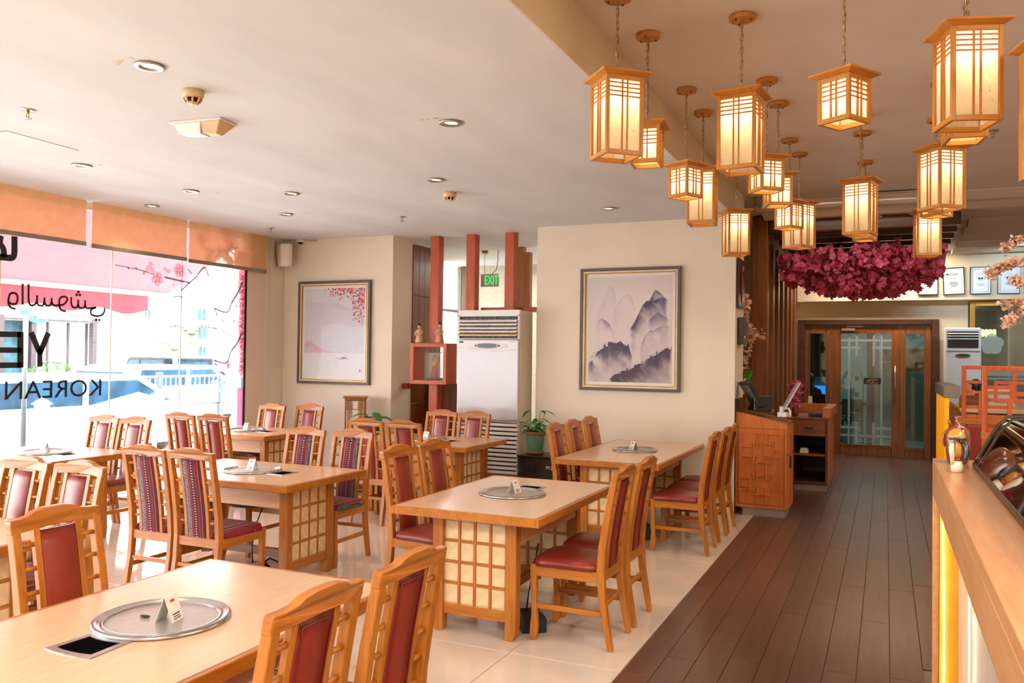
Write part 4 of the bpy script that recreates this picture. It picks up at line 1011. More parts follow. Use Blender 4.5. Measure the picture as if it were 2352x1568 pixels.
while z < .875:
    b = B()
    b.prism([(-.200, z + .004), (-.190, z), (-.158, z + .002), (-.158, z + .034), (-.196, z + .034)], 'x', -.393, .393)
    b.build('intake_slat', 'white_plastic', t, bevel=.003)
    s = 1 if k_ % 2 else -1
    B().prism([(-s * .36, z + .0485), (-s * .05, z + .0490), (s * .37, z + .040), (s * .37, z + .0365), (-s * .05, z + .0350), (-s * .36, z + .0365)], 'y', -.192, -.165).build('intake_gap', 'black_plastic', t)
    z += .0495; k_ += 1
t = tag(empty('floor_air_conditioner', (1.105, 15.05, 0)), 'white upright air conditioner right of the entrance door', 'air conditioner')
boxes((-.255, .255, -.15, .2, 0, 2.18)).build('casing', 'white_plastic', t, bevel=.03, seg=3)
boxes((-.215, .215, -.156, -.15, 1.86, 2.12)).build('outlet_cavity', 'black_plastic', t)
for z in (2.085, 2.045, 2.0): B().prism([(-.175, z - .005), (-.172, z + .004), (-.15, z + .012), (-.15, z + .004)], 'x', -.212, .212).build('louvre', 'white_plastic', t)
boxes((-.235, .235, -.158, -.148, 1.80, 1.815)).build('panel_seam', 'grey_paint', t)
B().prism([(.11 * math.cos(q), 1.735 + .035 * math.sin(q)) for q in np.linspace(0, 2 * PI, 25)[:-1]], 'y', -.158, -.148).build('control_surround', 'grey_paint', t)
B().prism([(.10 * math.cos(q), 1.742 + .022 * math.sin(q)) for q in np.linspace(0, 2 * PI, 25)[:-1]], 'y', -.162, -.15).build('control_display', 'black_lacquer', t)

# ============================================================ SHELF POSTS IN THE OPENING
t = tag(empty('shelf_post', (-5.23, 9.30, 0)), 'orange-red timber post carrying a square open shelf box', 'post')
boxes((-.062, .062, -.062, .062, 0, 1.30), (-.062, .062, -.062, .062, 1.79, 3.15)).build('post', 'redwood_z', t, bevel=.004)
bx = empty('shelf_box', (0, -.20, 0)); bx.parent = t
boxes((-.26, -.21, -.0, .28, 1.275, 1.79)).build('side_board', 'redwood_z', bx, bevel=.003); boxes((.21, .26, -.0, .28, 1.275, 1.79)).build('side_board', 'redwood_z', bx, bevel=.003)
boxes((-.21, .21, -.0, .28, 1.275, 1.325)).build('shelf_board', 'redwood_x', bx, bevel=.003); boxes((-.21, .21, -.0, .28, 1.74, 1.79)).build('shelf_board', 'redwood_x', bx, bevel=.003)
for x, l in ((-4.72, 'bare orange timber post left of the exit sign'), (-4.19, 'bare orange timber post right of the exit sign')):
    o = boxes((-.062, .062, -.062, .062, 0, 3.15)).build('timber_post', 'redwood_z', bevel=.004, loc=(x, 9.30, 0)); tag(o, l, 'post')
for x, y, l in ((-4.36, 10.2, 'thin pale timber post behind, nearest the painted wall'), (-4.62, 10.6, 'thin timber post half hidden behind the right orange post')):
    o = boxes((-.05, .05, -.05, .05, 0, 3.02 if y < 10.5 else 3.15)).build('timber_post', 'oak_z', bevel=.004, loc=(x, y, 0)); tag(o, l, 'post')
t = tag(empty('shelving_unit', (-4.25, 9.32, 0)), 'dark red timber shelving edge rising just behind the tall air conditioner', 'shelf')
boxes((-.40, .46, .08, .30, 2.19, 2.245)).build('top_board', 'redwood_x', t, bevel=.003); boxes((.41, .46, .08, .30, 0, 2.19)).build('side_board', 'redwood_z', t, bevel=.003); boxes((-.40, -.35, .08, .30, 0, 2.19)).build('side_board', 'redwood_z', t, bevel=.003)
t = tag(empty('lattice_screen', (-3.76, 9.72, 0)), 'narrow white lattice strip between air conditioner and painted wall', 'lattice')
for z in np.arange(1.0, 1.72, .12): boxes((-.07, .07, -.01, .01, z, z + .012)).build('lattice_bar', 'white_paint', t)
for x in (-.06, .03): boxes((x, x + .012, -.01, .01, .98, 1.72)).build('lattice_bar', 'white_paint', t)
boxes((-.085, .085, .02, .05, 0, 1.74)).build('backing', 'store_frame', t)
def doll(x, y, z, m_, label, s=1):
    t = tag(empty('clay_figurine', (x, y, z)), label, 'figurine', 'clay ladies on the shelf box')
    B().lathe([(.052 * s, 0), (.050 * s, .03 * s), (.040 * s, .09 * s), (.038 * s, .12 * s), (.043 * s, .135 * s), (.036 * s, .16 * s), (.016 * s, .178 * s), (.012 * s, .186 * s)], n=18).build('robe', m_, t)
    for q in (-1, 1): B().tube([(q * .036 * s, -.005, .155 * s), (q * .052 * s, -.015, .125 * s), (q * .03 * s, -.042 * s, .105 * s), (0, -.05 * s, .11 * s)], .012 * s, 7).build('sleeve', 'clay_cream', t)
    B().ball((0, 0, .205 * s), .022 * s, 14, sz=1.15).build('head', 'clay_cream', t)
    B().ball((0, .006, .216 * s), .023 * s, 12).ball((0, .0, .243 * s), .013 * s, 10).build('hair', 'hair_dark', t)
doll(-5.40, 9.17, 1.7915, 'clay_cream', 'small cream clay lady on the left of the shelf box'); doll(-5.105, 9.17, 1.7915, 'clay_pink', 'small pink clay lady with tall hair on the right of the shelf box', 1.06)
t = tag(empty('glass_display_case', (-5.22, 9.26, 1.3265), .18), 'small glass case holding a doll inside the shelf box', 'display case')
boxes((-.11, .11, -.075, .075, 0, .03)).build('base', 'black_lacquer', t)
b = B()
for sx in (-1, 1):
    for sy in (-1, 1): b.box(sx * .11, sx * .102, sy * .075, sy * .067, .03, .35)
for s in (-1, 1): b.box(-.11, .11, s * .075, s * .067, .342, .35); b.box(s * .11, s * .102, -.075, .075, .342, .35)
b.build('case_frame', 'black_lacquer', t)
boxes((-.102, .102, -.0735, -.0725, .03, .342), (-.102, .102, .0725, .0735, .03, .342)).build('pane', 'clear_glass', t)
t = tag(empty('costume_doll', (-5.22, 9.26, 1.358), .1), 'doll in red skirt and gold jacket inside the glass case', 'doll')
B().lathe([(.062, 0), (.052, .05), (.038, .12), (.03, .145)], n=16, ).build('skirt', 'fabric_red', t)
B().lathe([(.034, .14), (.04, .18), (.036, .21), (.014, .225)], n=14).build('jacket', 'fabric_gold', t)
B().ball((0, 0, .245), .02, 12).build('head', 'clay_cream', t); B().ball((0, .004, .262), .027, 12, sz=.6).build('crown', 'frame_gold', t)
B().tube([(.04, 0, .16), (.065, -.01, .2), (.075, 0, .25)], .004, 5).build('fan_branch', 'hair_dark', t)
t = tag(empty('exit_sign', (-5.20, 10.8, 2.63)), 'grey exit sign with green letters hanging by wires', 'sign')
boxes((-.145, .145, -.02, .02, 0, .185)).build('panel', 'exit_gray', t, bevel=.01, seg=2)
text('EXIT', 'lettering', 'exit_green', .15, (.03, -.022, .032), (PI / 2, 0, 0), t, ax='CENTER', width=.21, height=.125, ext=.002)
B().tube([(-.09, 0, .185), (-.09, 0, .52)], .003, 5).build('wire', 'dark_metal', t); B().tube([(.03, 0, .185), (.10, 0, .25), (.12, 0, .38), (.12, 0, .52)], .005, 5).build('wire', 'dark_metal', t)
B().lathe([(.045, .48), (.05, .52)], (-.09, 0, 0), 16).build('ceiling_cap', 'brass', t)
o = boxes((-5.70, -5.62, 9.26, 9.34, 1.20, 1.27), (-5.64, -5.60, 9.20, 9.36, 1.255, 1.275)).build('wall_hook', 'paint_red'); tag(o, 'small red bracket on the wall return beside the shelf post', 'bracket')

# ============================================================ CHESTS, PLANTS, STANDING LAMP
def chest(x, y, w_, d_, h_, label, handle=True):
    t = tag(empty('lacquer_chest', (x, y, 0)), label, 'chest')
    boxes((0, w_, 0, d_, .03, h_ - .02)).build('body', 'black_lacquer', t, bevel=.006); boxes((-.012, w_ + .012, -.012, d_ + .012, h_ - .02, h_)).build('lid', 'black_lacquer', t, bevel=.006)
    for a in (.03, w_ - .08): boxes((a, a + .05, .02, .08, 0, .03)).build('foot', 'black_lacquer', t)
    for a in (.12, w_ - .18):
        B().tube([(a, -.012, h_ - .10), (a + .0, -.03, h_ - .125), (a + .04, -.035, h_ - .14), (a + .08, -.03, h_ - .125), (a + .08, -.012, h_ - .10)], .005, 6).build('pull', 'dark_metal', t)
    boxes((w_ - .16, w_ - .02, -.02, 0, h_ - .14, h_ - .10)).build('hasp', 'brushed_steel', t)
chest(-3.73, 8.52, .50, .40, .545, 'dark lacquer chest under the green pot, beside the painted wall')
chest(-5.98, 8.32, .55, .30, .60, 'dark chest behind the chairs, under the broad-leaved plant')
def leaf_mesh(L, W_, droop=.25):
    b = B(); n = 7; vs = []; fs = []
    for i in range(n + 1):
        u = i / n; w_ = W_ * math.sin(PI * min(1, u * .92 + .06)) ** .8 * (1 - u * .25); z = -droop * L * u * u
        vs += [(L * u, -w_ / 2, z + .12 * w_), (L * u, 0, z), (L * u, w_ / 2, z + .12 * w_)]
    for i in range(n):
        for j in (0, 1): a = i * 3 + j; fs.append((a, a + 1, a + 4, a + 3))
    b.add(vs, fs, 0, True); return b.mesh('leaf', 'leaf')
LEAF = leaf_mesh(.13, .06); LEAF2 = leaf_mesh(.20, .11, .4)
t = tag(empty('potted_plant', (-3.60, 8.70, .547)), 'leafy plant in a green pot on the dark chest', 'plant')
B().lathe([(.092, 0), (.098, .005), (.10, .03), (.094, .035)], n=28).build('saucer', 'terracotta', t)
B().lathe([(.086, .03), (.112, .22), (.116, .225), (.117, .25), (.104, .25), (.100, .225)], n=28, cap=False).build('pot', ['green_pot'], t)
B().lathe([(.113, .215), (.119, .222), (.119, .252), (.104, .253)], n=28, cap=False).build('rim', 'terracotta', t)
B().lathe([(.0001, .225), (.102, .225)], n=20).build('soil', 'soil', t)
rp = random.Random(11); tips = []
for k_ in range(20):
    a = rp.random() * 2 * PI; r1 = rp.uniform(.03, .13); h_ = rp.uniform(.27, .40) if k_ > 2 else .48
    p1_ = (r1 * math.cos(a), r1 * math.sin(a), h_); B().tube([(.3 * p1_[0], .3 * p1_[1], .22), (.8 * p1_[0], .8 * p1_[1], .22 + (h_ - .22) * .6), p1_], .003, 5).build('stem', 'leaf', t)
    put('leaf', LEAF, t, p1_, (0, rp.uniform(-.6, .5), a + rp.uniform(-.6, .6)))
    put('leaf', LEAF, t, (.7 * p1_[0], .7 * p1_[1], .22 + (h_ - .22) * .5), (0, rp.uniform(-.4, .3), a + rp.uniform(1, 3)))
t = tag(empty('potted_plant', (-5.62, 8.46, .60)), 'broad-leaved plant in a brown pot seen above the red chair backs', 'plant')
B().lathe([(.07, 0), (.10, .16), (.115, .17), (.115, .20), (.095, .20)], n=24).build('pot', 'ceramic_brown', t); B().lathe([(.0001, .18), (.096, .18)], n=16).build('soil', 'soil', t)
for k_ in range(9):
    a = k_ * 2.4; p1_ = (.07 * math.cos(a), .07 * math.sin(a), rp.uniform(.26, .36)); B().tube([(0, 0, .18), p1_], .004, 5).build('stem', 'leaf_dark', t); put('leaf', LEAF2, t, p1_, (0, rp.uniform(-.3, .3), a))
t = tag(empty('standing_lamp', (-6.05, 8.74, 0), .55), 'slim oak standing lamp with fretwork and white paper sides', 'floor lamp')
boxes((-.125, .125, -.125, .125, 0, .04)).build('base', 'oak_x', t, bevel=.004); boxes((-.15, .15, -.15, .15, 1.095, 1.115)).build('cap', 'oak_x', t, bevel=.003); boxes((-.13, .13, -.13, .13, 1.07, 1.095)).build('cap_moulding', 'oak_x', t, bevel=.003)
for k_ in range(4):
    M = Matrix.Rotation(k_ * PI / 2, 4, 'Z'); b = B()
    b.box(-.125, -.107, -.125, -.107, .04, 1.07)
    for s in (-1, 1):
        for x in (.045, .065, .085): b.box(s * x - .004, s * x + .004, -.122, -.114, .04 if x > .05 else .85, 1.07)
        for z in (1.03, 1.005, .98): b.box(s * .03, s * .107, -.121, -.113, z - .004, z + .004)
        for z in (.55, .3): b.box(s * .062, s * .107, -.121, -.113, z - .004, z + .004)
    b.box(-.107, .107, -.12, -.112, .955, .963); b.move(M).build('fretwork_side', 'oak_z', t)
    boxes((-.107, .107, -.110, -.108, .05, 1.06)).move(M).build('paper_panel', 'white_paint', t)

# ============================================================ HOST STATION
t = tag(empty('host_lectern', (-1.165, 9.27, 0)), 'orange oak host lectern with raised fret panel on its front, sloping top', 'lectern')
boxes((-.21, .22, -.20, .20, 0, .085)).build('plinth', 'plinth_stone', t)
B().prism([(-.285, .085), (.24, .085), (.24, .985), (-.285, 1.09)], 'y', -.215, .25).build('body', 'orange_cabinet', t, bevel=.003)
B().prism([(-.27, 1.090), (-.285, 1.093), (.255, .988), (.255, .980)], 'y', -.22, .255).build('desk_top', 'dark_oak_x', t)
bz = B(); zc = lambda r: .115 + .80 * r
FX = lambda u: -.255 + .46 * u
def fret(segs, x0, z0, w_, h_, y0, y1, th0, nm, m_, par):
    b = B()
    for k_, (u0, v0, u1, v1) in enumerate(segs):
        th = th0 + .00007 * k_
        b.box(x0 + min(u0, u1) * w_ - th / 2, x0 + max(u0, u1) * w_ + th / 2, y0 - .00006 * k_, y1 + .00006 * k_, z0 + min(v0, v1) * h_ - th / 2, z0 + max(v0, v1) * h_ + th / 2)
    return b.build(nm, m_, par)
K = lambda x, y: ((x - 185) / 340, 1 - (y - 680) / 595)
raw = [(185, 680, 305, 680), (325, 680, 385, 680), (403, 685, 525, 685), (190, 680, 190, 795), (522, 685, 522, 780), (325, 680, 325, 770), (403, 685, 403, 770)]
for dy in (0, 275):
    for x0, y0, x1, y1 in ((275, 765, 305, 765), (305, 765, 305, 792), (275, 792, 305, 792), (275, 765, 275, 792), (403, 770, 430, 770), (430, 770, 430, 800), (403, 800, 430, 800), (403, 770, 403, 800), (325, 770, 385, 770), (325, 765, 325, 812), (185, 797, 275, 797), (275, 812, 325, 812), (275, 812, 275, 885),
        (185, 812, 185, 872), (185, 872, 265, 872), (452, 755, 452, 860), (452, 822, 525, 822), (522, 822, 522, 872), (452, 880, 525, 880), (385, 872, 430, 872), (325, 865, 325, 932), (275, 885, 305, 885), (305, 885, 305, 910), (275, 910, 305, 910), (275, 885, 275, 910), (403, 888, 430, 888), (430, 888, 430, 918), (403, 918, 430, 918), (403, 888, 403, 918), (260, 932, 450, 932), (450, 885, 450, 932)):
        raw.append((x0, y0 + dy, x1, y1 + dy))
raw += [(185, 884, 265, 884), (190, 884, 190, 1068), (522, 884, 522, 1090), (325, 932, 325, 1040), (403, 932, 403, 1045), (185, 1168, 265, 1168), (190, 1168, 190, 1270), (522, 1185, 522, 1270), (325, 1207, 325, 1265), (403, 1207, 403, 1265)]
full = [K(a, b_) + K(c_, d_) for a, b_, c_, d_ in raw]
fret(full, -.235, .15, .42, .72, -.231, -.214, .013, 'fret_moulding', 'orange_cabinet', t)
boxes((-.262, -.256, -.219, -.214, .12, .92), (.206, .212, -.219, -.214, .12, .92), (-.262, .212, -.219, -.214, .12, .126), (-.262, .212, -.219, -.214, .914, .92)).build('panel_bead', 'dark_oak_x', t)
boxes((.24, .256, -.20, .24, .66, .96)).build('drawer_front', 'orange_cabinet', t, bevel=.003); boxes((.24, .256, -.20, .24, .10, .65)).build('door', 'orange_cabinet', t, bevel=.003)
boxes((.256, .275, -.17, -.14, .52, .64)).build('handle', 'black_plastic', t); boxes((.256, .262, -.02, .02, .82, .83)).build('keyhole', 'black_plastic', t)
t = tag(empty('payment_terminal', (-1.22, 9.20, 1.098), .5), 'black touch-screen terminal wrapped in clear film on the lectern', 'terminal')
B().prism([(-.10, 0), (.11, 0), (.11, .02), (.03, .05), (-.02, .15), (-.09, .16)], 'x', -.10, .10).build('stand', 'black_plastic', t, bevel=.008)
sc_ = B().box(-.15, .15, -.018, .018, -.02, .28); sc_.move(Matrix.Translation((0, .03, .06)) @ Matrix.Rotation(-.55, 4, 'X')); sc_.move(Matrix.Rotation(PI / 2, 4, 'Z')).build('screen_housing', 'black_plastic', t, bevel=.01, seg=2)
sc_ = B().box(-.135, .135, .0185, .0215, .0, .26); sc_.move(Matrix.Translation((0, .03, .06)) @ Matrix.Rotation(-.55, 4, 'X')); sc_.move(Matrix.Rotation(PI / 2, 4, 'Z')).build('screen', 'screen_glass', t)
B().tube([(.10, -.05, .02), (.13, -.03, 0), (.12, .0, -.02)], .012, 6).build('film_fold', 'acrylic', t)
t = tag(empty('display_stand', (-.98, 9.20, 1.07), -.4), 'white tilted tablet holder beside the black terminal', 'stand')
b = B().box(-.10, .10, -.006, .006, 0, .31); b.move(Matrix.Translation((0, 0, .06)) @ Matrix.Rotation(-.5, 4, 'X')); b.move(Matrix.Rotation(-.9, 4, 'Z')).build('tablet_plate', 'acrylic', t, bevel=.003)
boxes((-.05, .05, -.045, .045, -.03, .02), (-.04, .0, -.02, .02, .02, .08)).build('bracket', 'white_plastic', t, bevel=.004); B().tube([(-.01, 0, .06), (.06, .0, .06), (.075, 0, .03), (.075, 0, -.03)], .012, 8).build('arm', 'white_plastic', t)
t = tag(empty('reception_desk', (-.85, 11.2, 0)), 'brown reception desk with rimmed top, drawer and open shelves facing the camera', 'desk')
boxes((-.20, .18, -.08, 1.0, 0, .09)).build('plinth', 'plinth_stone', t)
boxes((.165, .20, -.12, 1.05, .09, .90), (-.24, -.205, -.12, 1.05, .09, .90), (-.205, .165, 1.0, 1.05, .09, .90), (-.205, .165, -.12, 1.0, .09, .12)).build('carcass', 'walnut', t, bevel=.003)
boxes((.195, .203, -.12, 1.05, .09, .90)).build('side_panel', 'orange_cabinet', t)
boxes((-.205, .165, -.10, .9, .44, .465)).build('shelf', 'dark_oak_x', t); boxes((-.215, .165, -.13, -.105, .69, .89)).build('drawer_front', 'dark_oak_x', t, bevel=.003); boxes((-.08, .02, -.15, -.13, .78, .80)).build('handle', 'black_plastic', t)
boxes((-.25, .21, -.13, 1.06, .895, .92)).build('desk_top', 'dark_oak_x', t, bevel=.003)
boxes((.13, .235, -.13, 1.10, .92, 1.04), (-.25, .13, 1.0, 1.10, .92, 1.04)).build('rim', 'orange_cabinet', t, bevel=.004)
o = boxes((0, .16, 0, .12, 0, .035)).build('notebook', 'navy_book', loc=(-.88, 11.22, .926)); o.rotation_euler = (0, 0, .2); tag(o, 'dark notebook lying on the reception desk', 'book')
o = boxes((0, .10, 0, .03, 0, .04)).build('pen_tray', 'clay_pink', loc=(-.83, 11.70, .926)); tag(o, 'small pinkish tray behind the notebook on the reception desk', 'tray')
o = B().prism([(0, 0), (.09, 0), (.085, .05), (.06, .06), (.05, .1), (.03, .1), (.02, .05), (0, .05)], 'x', 0, .05).build('card_rack', 'paper_cream', loc=(-1.02, 12.22, 1.042)); tag(o, 'little cream card rack at the back rim of the reception desk', 'rack')
o.location = (-.98, 12.21, 1.041)
tag(boxes((-.06, .04, -.10, .02, 0, .04), (-.05, .03, -.09, .01, .04, .06)).build('paper_stack', 'paper_cream', loc=(-.93, 11.25, .466)), 'papers stacked on the upper open shelf of the reception desk', 'papers')
# pink flowers in a vase behind the lectern
BL = B()
for k_ in range(5):
    a = 2 * PI * k_ / 5
    P_ = lambda r, q, z: (r * math.cos(a + q), r * math.sin(a + q), z)
    BL.add([(0, 0, 0), P_(.62, -.62, .12), P_(.98, -.42, .34), P_(1.06, 0, .30), P_(.98, .42, .38), P_(.62, .62, .14)], [(0, 1, 2, 3, 4, 5)])
    BL.add([(0, 0, .1), P_(.34, .1, .42), P_(.62, .35, .62), P_(.62, .85, .66), P_(.34, 1.1, .42)], [(0, 1, 2, 3, 4)])
def blossom_cloud(n, fn, r, rnd):
    b = B()
    for _ in range(n):
        p, s_ = fn(rnd), r * rnd.uniform(.75, 1.3)
        M = Matrix.Translation(p) @ Matrix.Rotation(rnd.random() * 6.3, 4, 'Z') @ Matrix.Rotation(rnd.uniform(0, PI), 4, 'X') @ Matrix.Scale(s_, 4)
        b.add([tuple(M @ Vector(v)) for v in BL.v], BL.f, rnd.randint(0, 1))
    return b
t = tag(empty('flower_vase', (-.99, 10.3, 0)), 'vase of pink artificial flowers behind the lectern', 'flowers')
t.location = (-1.06, 11.3, .921)
B().lathe([(.03, 0), (.045, .05), (.03, .14), (.035, .17)], n=16).build('vase', 'terracotta', t)
r5 = random.Random(5)
tag(blossom_cloud(90, lambda r: Vector((r.gauss(0, .035), r.gauss(0, .035), .34 + r.gauss(0, .05))), .028, r5).build('flower_heads', ['blossom_pink', 'blossom_deep'], t), kind='stuff')
tag(blossom_cloud(30, lambda r: Vector((r.gauss(0, .03), r.gauss(0, .03), .17 + r.gauss(0, .03))), .025, r5).build('lower_flower_heads', ['blossom_deep', 'blossom_pink'], t), kind='stuff')

# ---- slatted screen and pergola with blossoms
t = tag(empty('slatted_screen', (-1.45, 11.0, 0)), 'tall brown timber column and row of vertical slats left of the entrance door', 'screen')
boxes((-.105, .08, -.1, .1, 0, 3.449)).build('column', 'dark_oak_z', t, bevel=.006)
for k_ in range(7):
    y = .42 + k_ * .60
    boxes((-.03, .03, y - .10, y + .10, 0, 3.22)).build('slat', 'dark_oak_z', t, bevel=.004)
boxes((-.08, -.05, .1, 4.4, 0, 3.22)).build('backing_board', 'wall_paint_warm', t)
t = tag(empty('pergola', (-.35, 11.0, 3.24)), 'dark brown timber pergola beams under the high ceiling', 'pergola')
for k_ in range(7): boxes((-1.015, 1.14, -.05 + k_ * .58, .05 + k_ * .58, 0, .19 if k_ else .205)).build('beam', 'walnut', t, bevel=.006)
t = tag(empty('blossom_canopy', (-.33, 12.4, 2.90)), 'dense hanging cloud of deep pink artificial blossoms under the pergola', 'flowers')
rb = random.Random(21)
def cloud(r):
    while True:
        x, y, z = r.uniform(-.98, .98), r.uniform(-1.0, 1.0), r.uniform(-.36, .30)
        e = (x / .98) ** 2; zlo = -.34 + .22 * e + .06 * math.sin(x * 9) * math.cos(y * 7); 
        if z < zlo or z > .16 + .12 * math.sin(3 * x + 1) * math.cos(2 * y): continue
        if abs(y) > 1 - .3 * e: continue
        return Vector((x, y, z))
BLM = [blossom_cloud(1, lambda r: Vector((0, 0, 0)), 1.0, rb).mesh('blossom', ['blossom_pink', 'blossom_deep']) for _ in range(6)]
def front(r):
    x = r.uniform(-.98, .98); e = (x / .98) ** 2
    if r.random() < .6: z = r.uniform(-.10 + .05 * e, .18); y = -1.02 + .2 * e + r.uniform(-.05, .05)
    else: y = r.uniform(-1, .6); z = -.34 + .22 * e + r.uniform(-.05, .03)
    return Vector((x, y, z))
for _ in range(300):
    o = put('blossom', BLM[_ % 6], t, front(rb), (rb.random() * 6, rb.random() * 6, rb.random() * 6)); s_ = rb.uniform(.036, .052); o.scale = (s_,) * 3
tag(blossom_cloud(2300, cloud, .045, rb).build('blossom_mass', ['blossom_pink', 'blossom_deep'], t), kind='stuff')
for x, y in ((-.72, -.6), (.2, -.7), (.42, -.9), (.05, -.2), (-.3, .3), (.75, 0)):
    B().tube([(x, y, .32), (x + .03, y, .26), (x - .02, y, .20), (x, y, .1)], .008, 5).build('stem', 'branch', t)
    tag(blossom_cloud(14, lambda r: Vector((x + r.gauss(0, .04), y + r.gauss(0, .04), .22 + r.uniform(-.12, .08))), .045, rb).build('spray', ['blossom_pink', 'blossom_deep'], t), kind='stuff')
p = at_y(1992, 664, 13.75)
t = tag(empty('hidden_exit_sign', p), 'green exit sign glimpsed through the bottom of the pink blossoms', 'sign')
boxes((-.09, .09, 0, .03, -.06, .10)).build('panel', 'exit_gray', t); text('EXIT', 'lettering', 'exit_green', .08, (0, -.004, -.02), (PI / 2, 0, 0), t, ax='CENTER', width=.14)
B().tube([(0, .015, .10), (0, .015, 3.45 - p.z)], .004, 5).build('wire', 'dark_metal', t)
# ---- alcove on the left of the screen
t = tag(empty('costume_picture', (-1.448, 9.26, 0)), 'narrow black framed picture of a red costume on the end of the painted wall', 'picture')
boxes((0, .02, -.21, .20, 2.19, 2.72)).build('frame', 'black_lacquer', t, bevel=.003)
boxes((.02, .03, -.06, .06, 2.35, 2.58), (.02, .028, -.03, .03, 2.25, 2.36)).build('costume', 'paint_red', t, bevel=.01); B().ball((.03, 0, 2.62), .03, 10, sx=.4).build('head', 'clay_cream', t)
t = tag(empty('wall_sconce', (-1.448, 9.26, 0)), 'black box wall sconce below the costume picture', 'wall lamp')
boxes((0, .055, -.13, .12, 1.80, 2.09)).build('housing', 'black_lacquer', t, bevel=.006); boxes((.055, .057, -.02, .02, 1.87, 1.89)).build('indicator', 'yellow_panel', t)
t = tag(empty('alcove_planter', (-1.62, 10.35, 0)), 'brown box planter with bright green grass beside the timber column', 'planter')
boxes((-.14, .10, -.12, .14, 0, 1.22)).build('box', 'dark_oak_z', t, bevel=.005)
g = B()
for _ in range(700):
    x, y = rp.uniform(-.13, .09), rp.uniform(-.11, .13); a = rp.random() * 6.3; h_ = rp.uniform(.12, .34); l_ = rp.uniform(.02, .10)
    g.add([(x - .004, y, 1.2), (x + .004, y, 1.2), (x + l_ * .5 * math.cos(a), y + l_ * .5 * math.sin(a), 1.2 + h_ * .7), (x + l_ * math.cos(a), y + l_ * math.sin(a), 1.2 + h_)], [(0, 1, 2), (0, 2, 3)])
tag(g.build('grass', 'grass_green', t), kind='stuff')
def spray(name, pts, label, n, sp, mats, r=.03, seed=1):
    t = tag(empty(name, pts[0]), label, 'flowers'); o0 = Vector(pts[0]); q = [Vector(p) - o0 for p in pts]
    B().tube(q, .007, 6, radii=[.012 - .008 * i / (len(q) - 1) for i in range(len(q))]).build('twig', 'branch', t)
    r_ = random.Random(seed)
    def f(r):
        i = r.randrange(len(q) - 1); return q[i].lerp(q[i + 1], r.random()) + Vector((r.gauss(0, sp), r.gauss(0, sp), r.gauss(0, sp)))
    tag(blossom_cloud(n, f, r, r_).build('blossoms', mats, t), kind='stuff')
pe = ['blossom_peach', 'blossom_peach']
def Pn(px, py, Y): return tuple(at_y(px, py, Y))
spray('blossom_branch', [Pn(1702, 900, 10.0), Pn(1712, 820, 10.0), Pn(1722, 770, 9.9), Pn(1748, 762, 9.8)], 'pale blossom spray beside the timber column, lower one', 60, .035, pe, .035, 2)
spray('blossom_branch', [Pn(1705, 790, 10.3), Pn(1712, 720, 10.3), Pn(1708, 680, 10.3)], 'pale blossom spray under the costume picture', 30, .03, pe, .035, 3)
# pale branches hanging at the right edge
for k_, (pts, n_, l) in enumerate((([(2400, 520), (2352, 545), (2330, 556), (2305, 572)], 55, 'short cream blossom sprig near the spotlight, top right'),
    ([(2420, 560), (2352, 600), (2315, 605), (2285, 625), (2268, 628)], 110, 'longest peach blossom branch across the certificates at right edge'),
    ([(2420, 640), (2352, 645), (2330, 648), (2325, 642)], 40, 'short peach sprig over the last certificate'),
    ([(2430, 670), (2352, 695), (2330, 697), (2300, 700)], 55, 'peach blossom branch crossing the top of the large window'),
    ([(2430, 640), (2360, 705), (2335, 725), (2318, 740), (2308, 745)], 60, 'lowest peach blossom branch in front of the large window'))):
    spray('blossom_branch', [Pn(x, y, (6.2, 6.0, 5.8, 6.2, 5.9)[k_]) for x, y in pts], l, n_ * 3, .015, pe, .012, 30 + k_)
tag(boxes((-.03, .03, -.03, .03, 0, 3.45)).build('blossom_tree_trunk', 'branch', loc=(1.36, 6.2, 0)), 'artificial tree trunk outside the right edge that carries the peach branches', 'trunk')

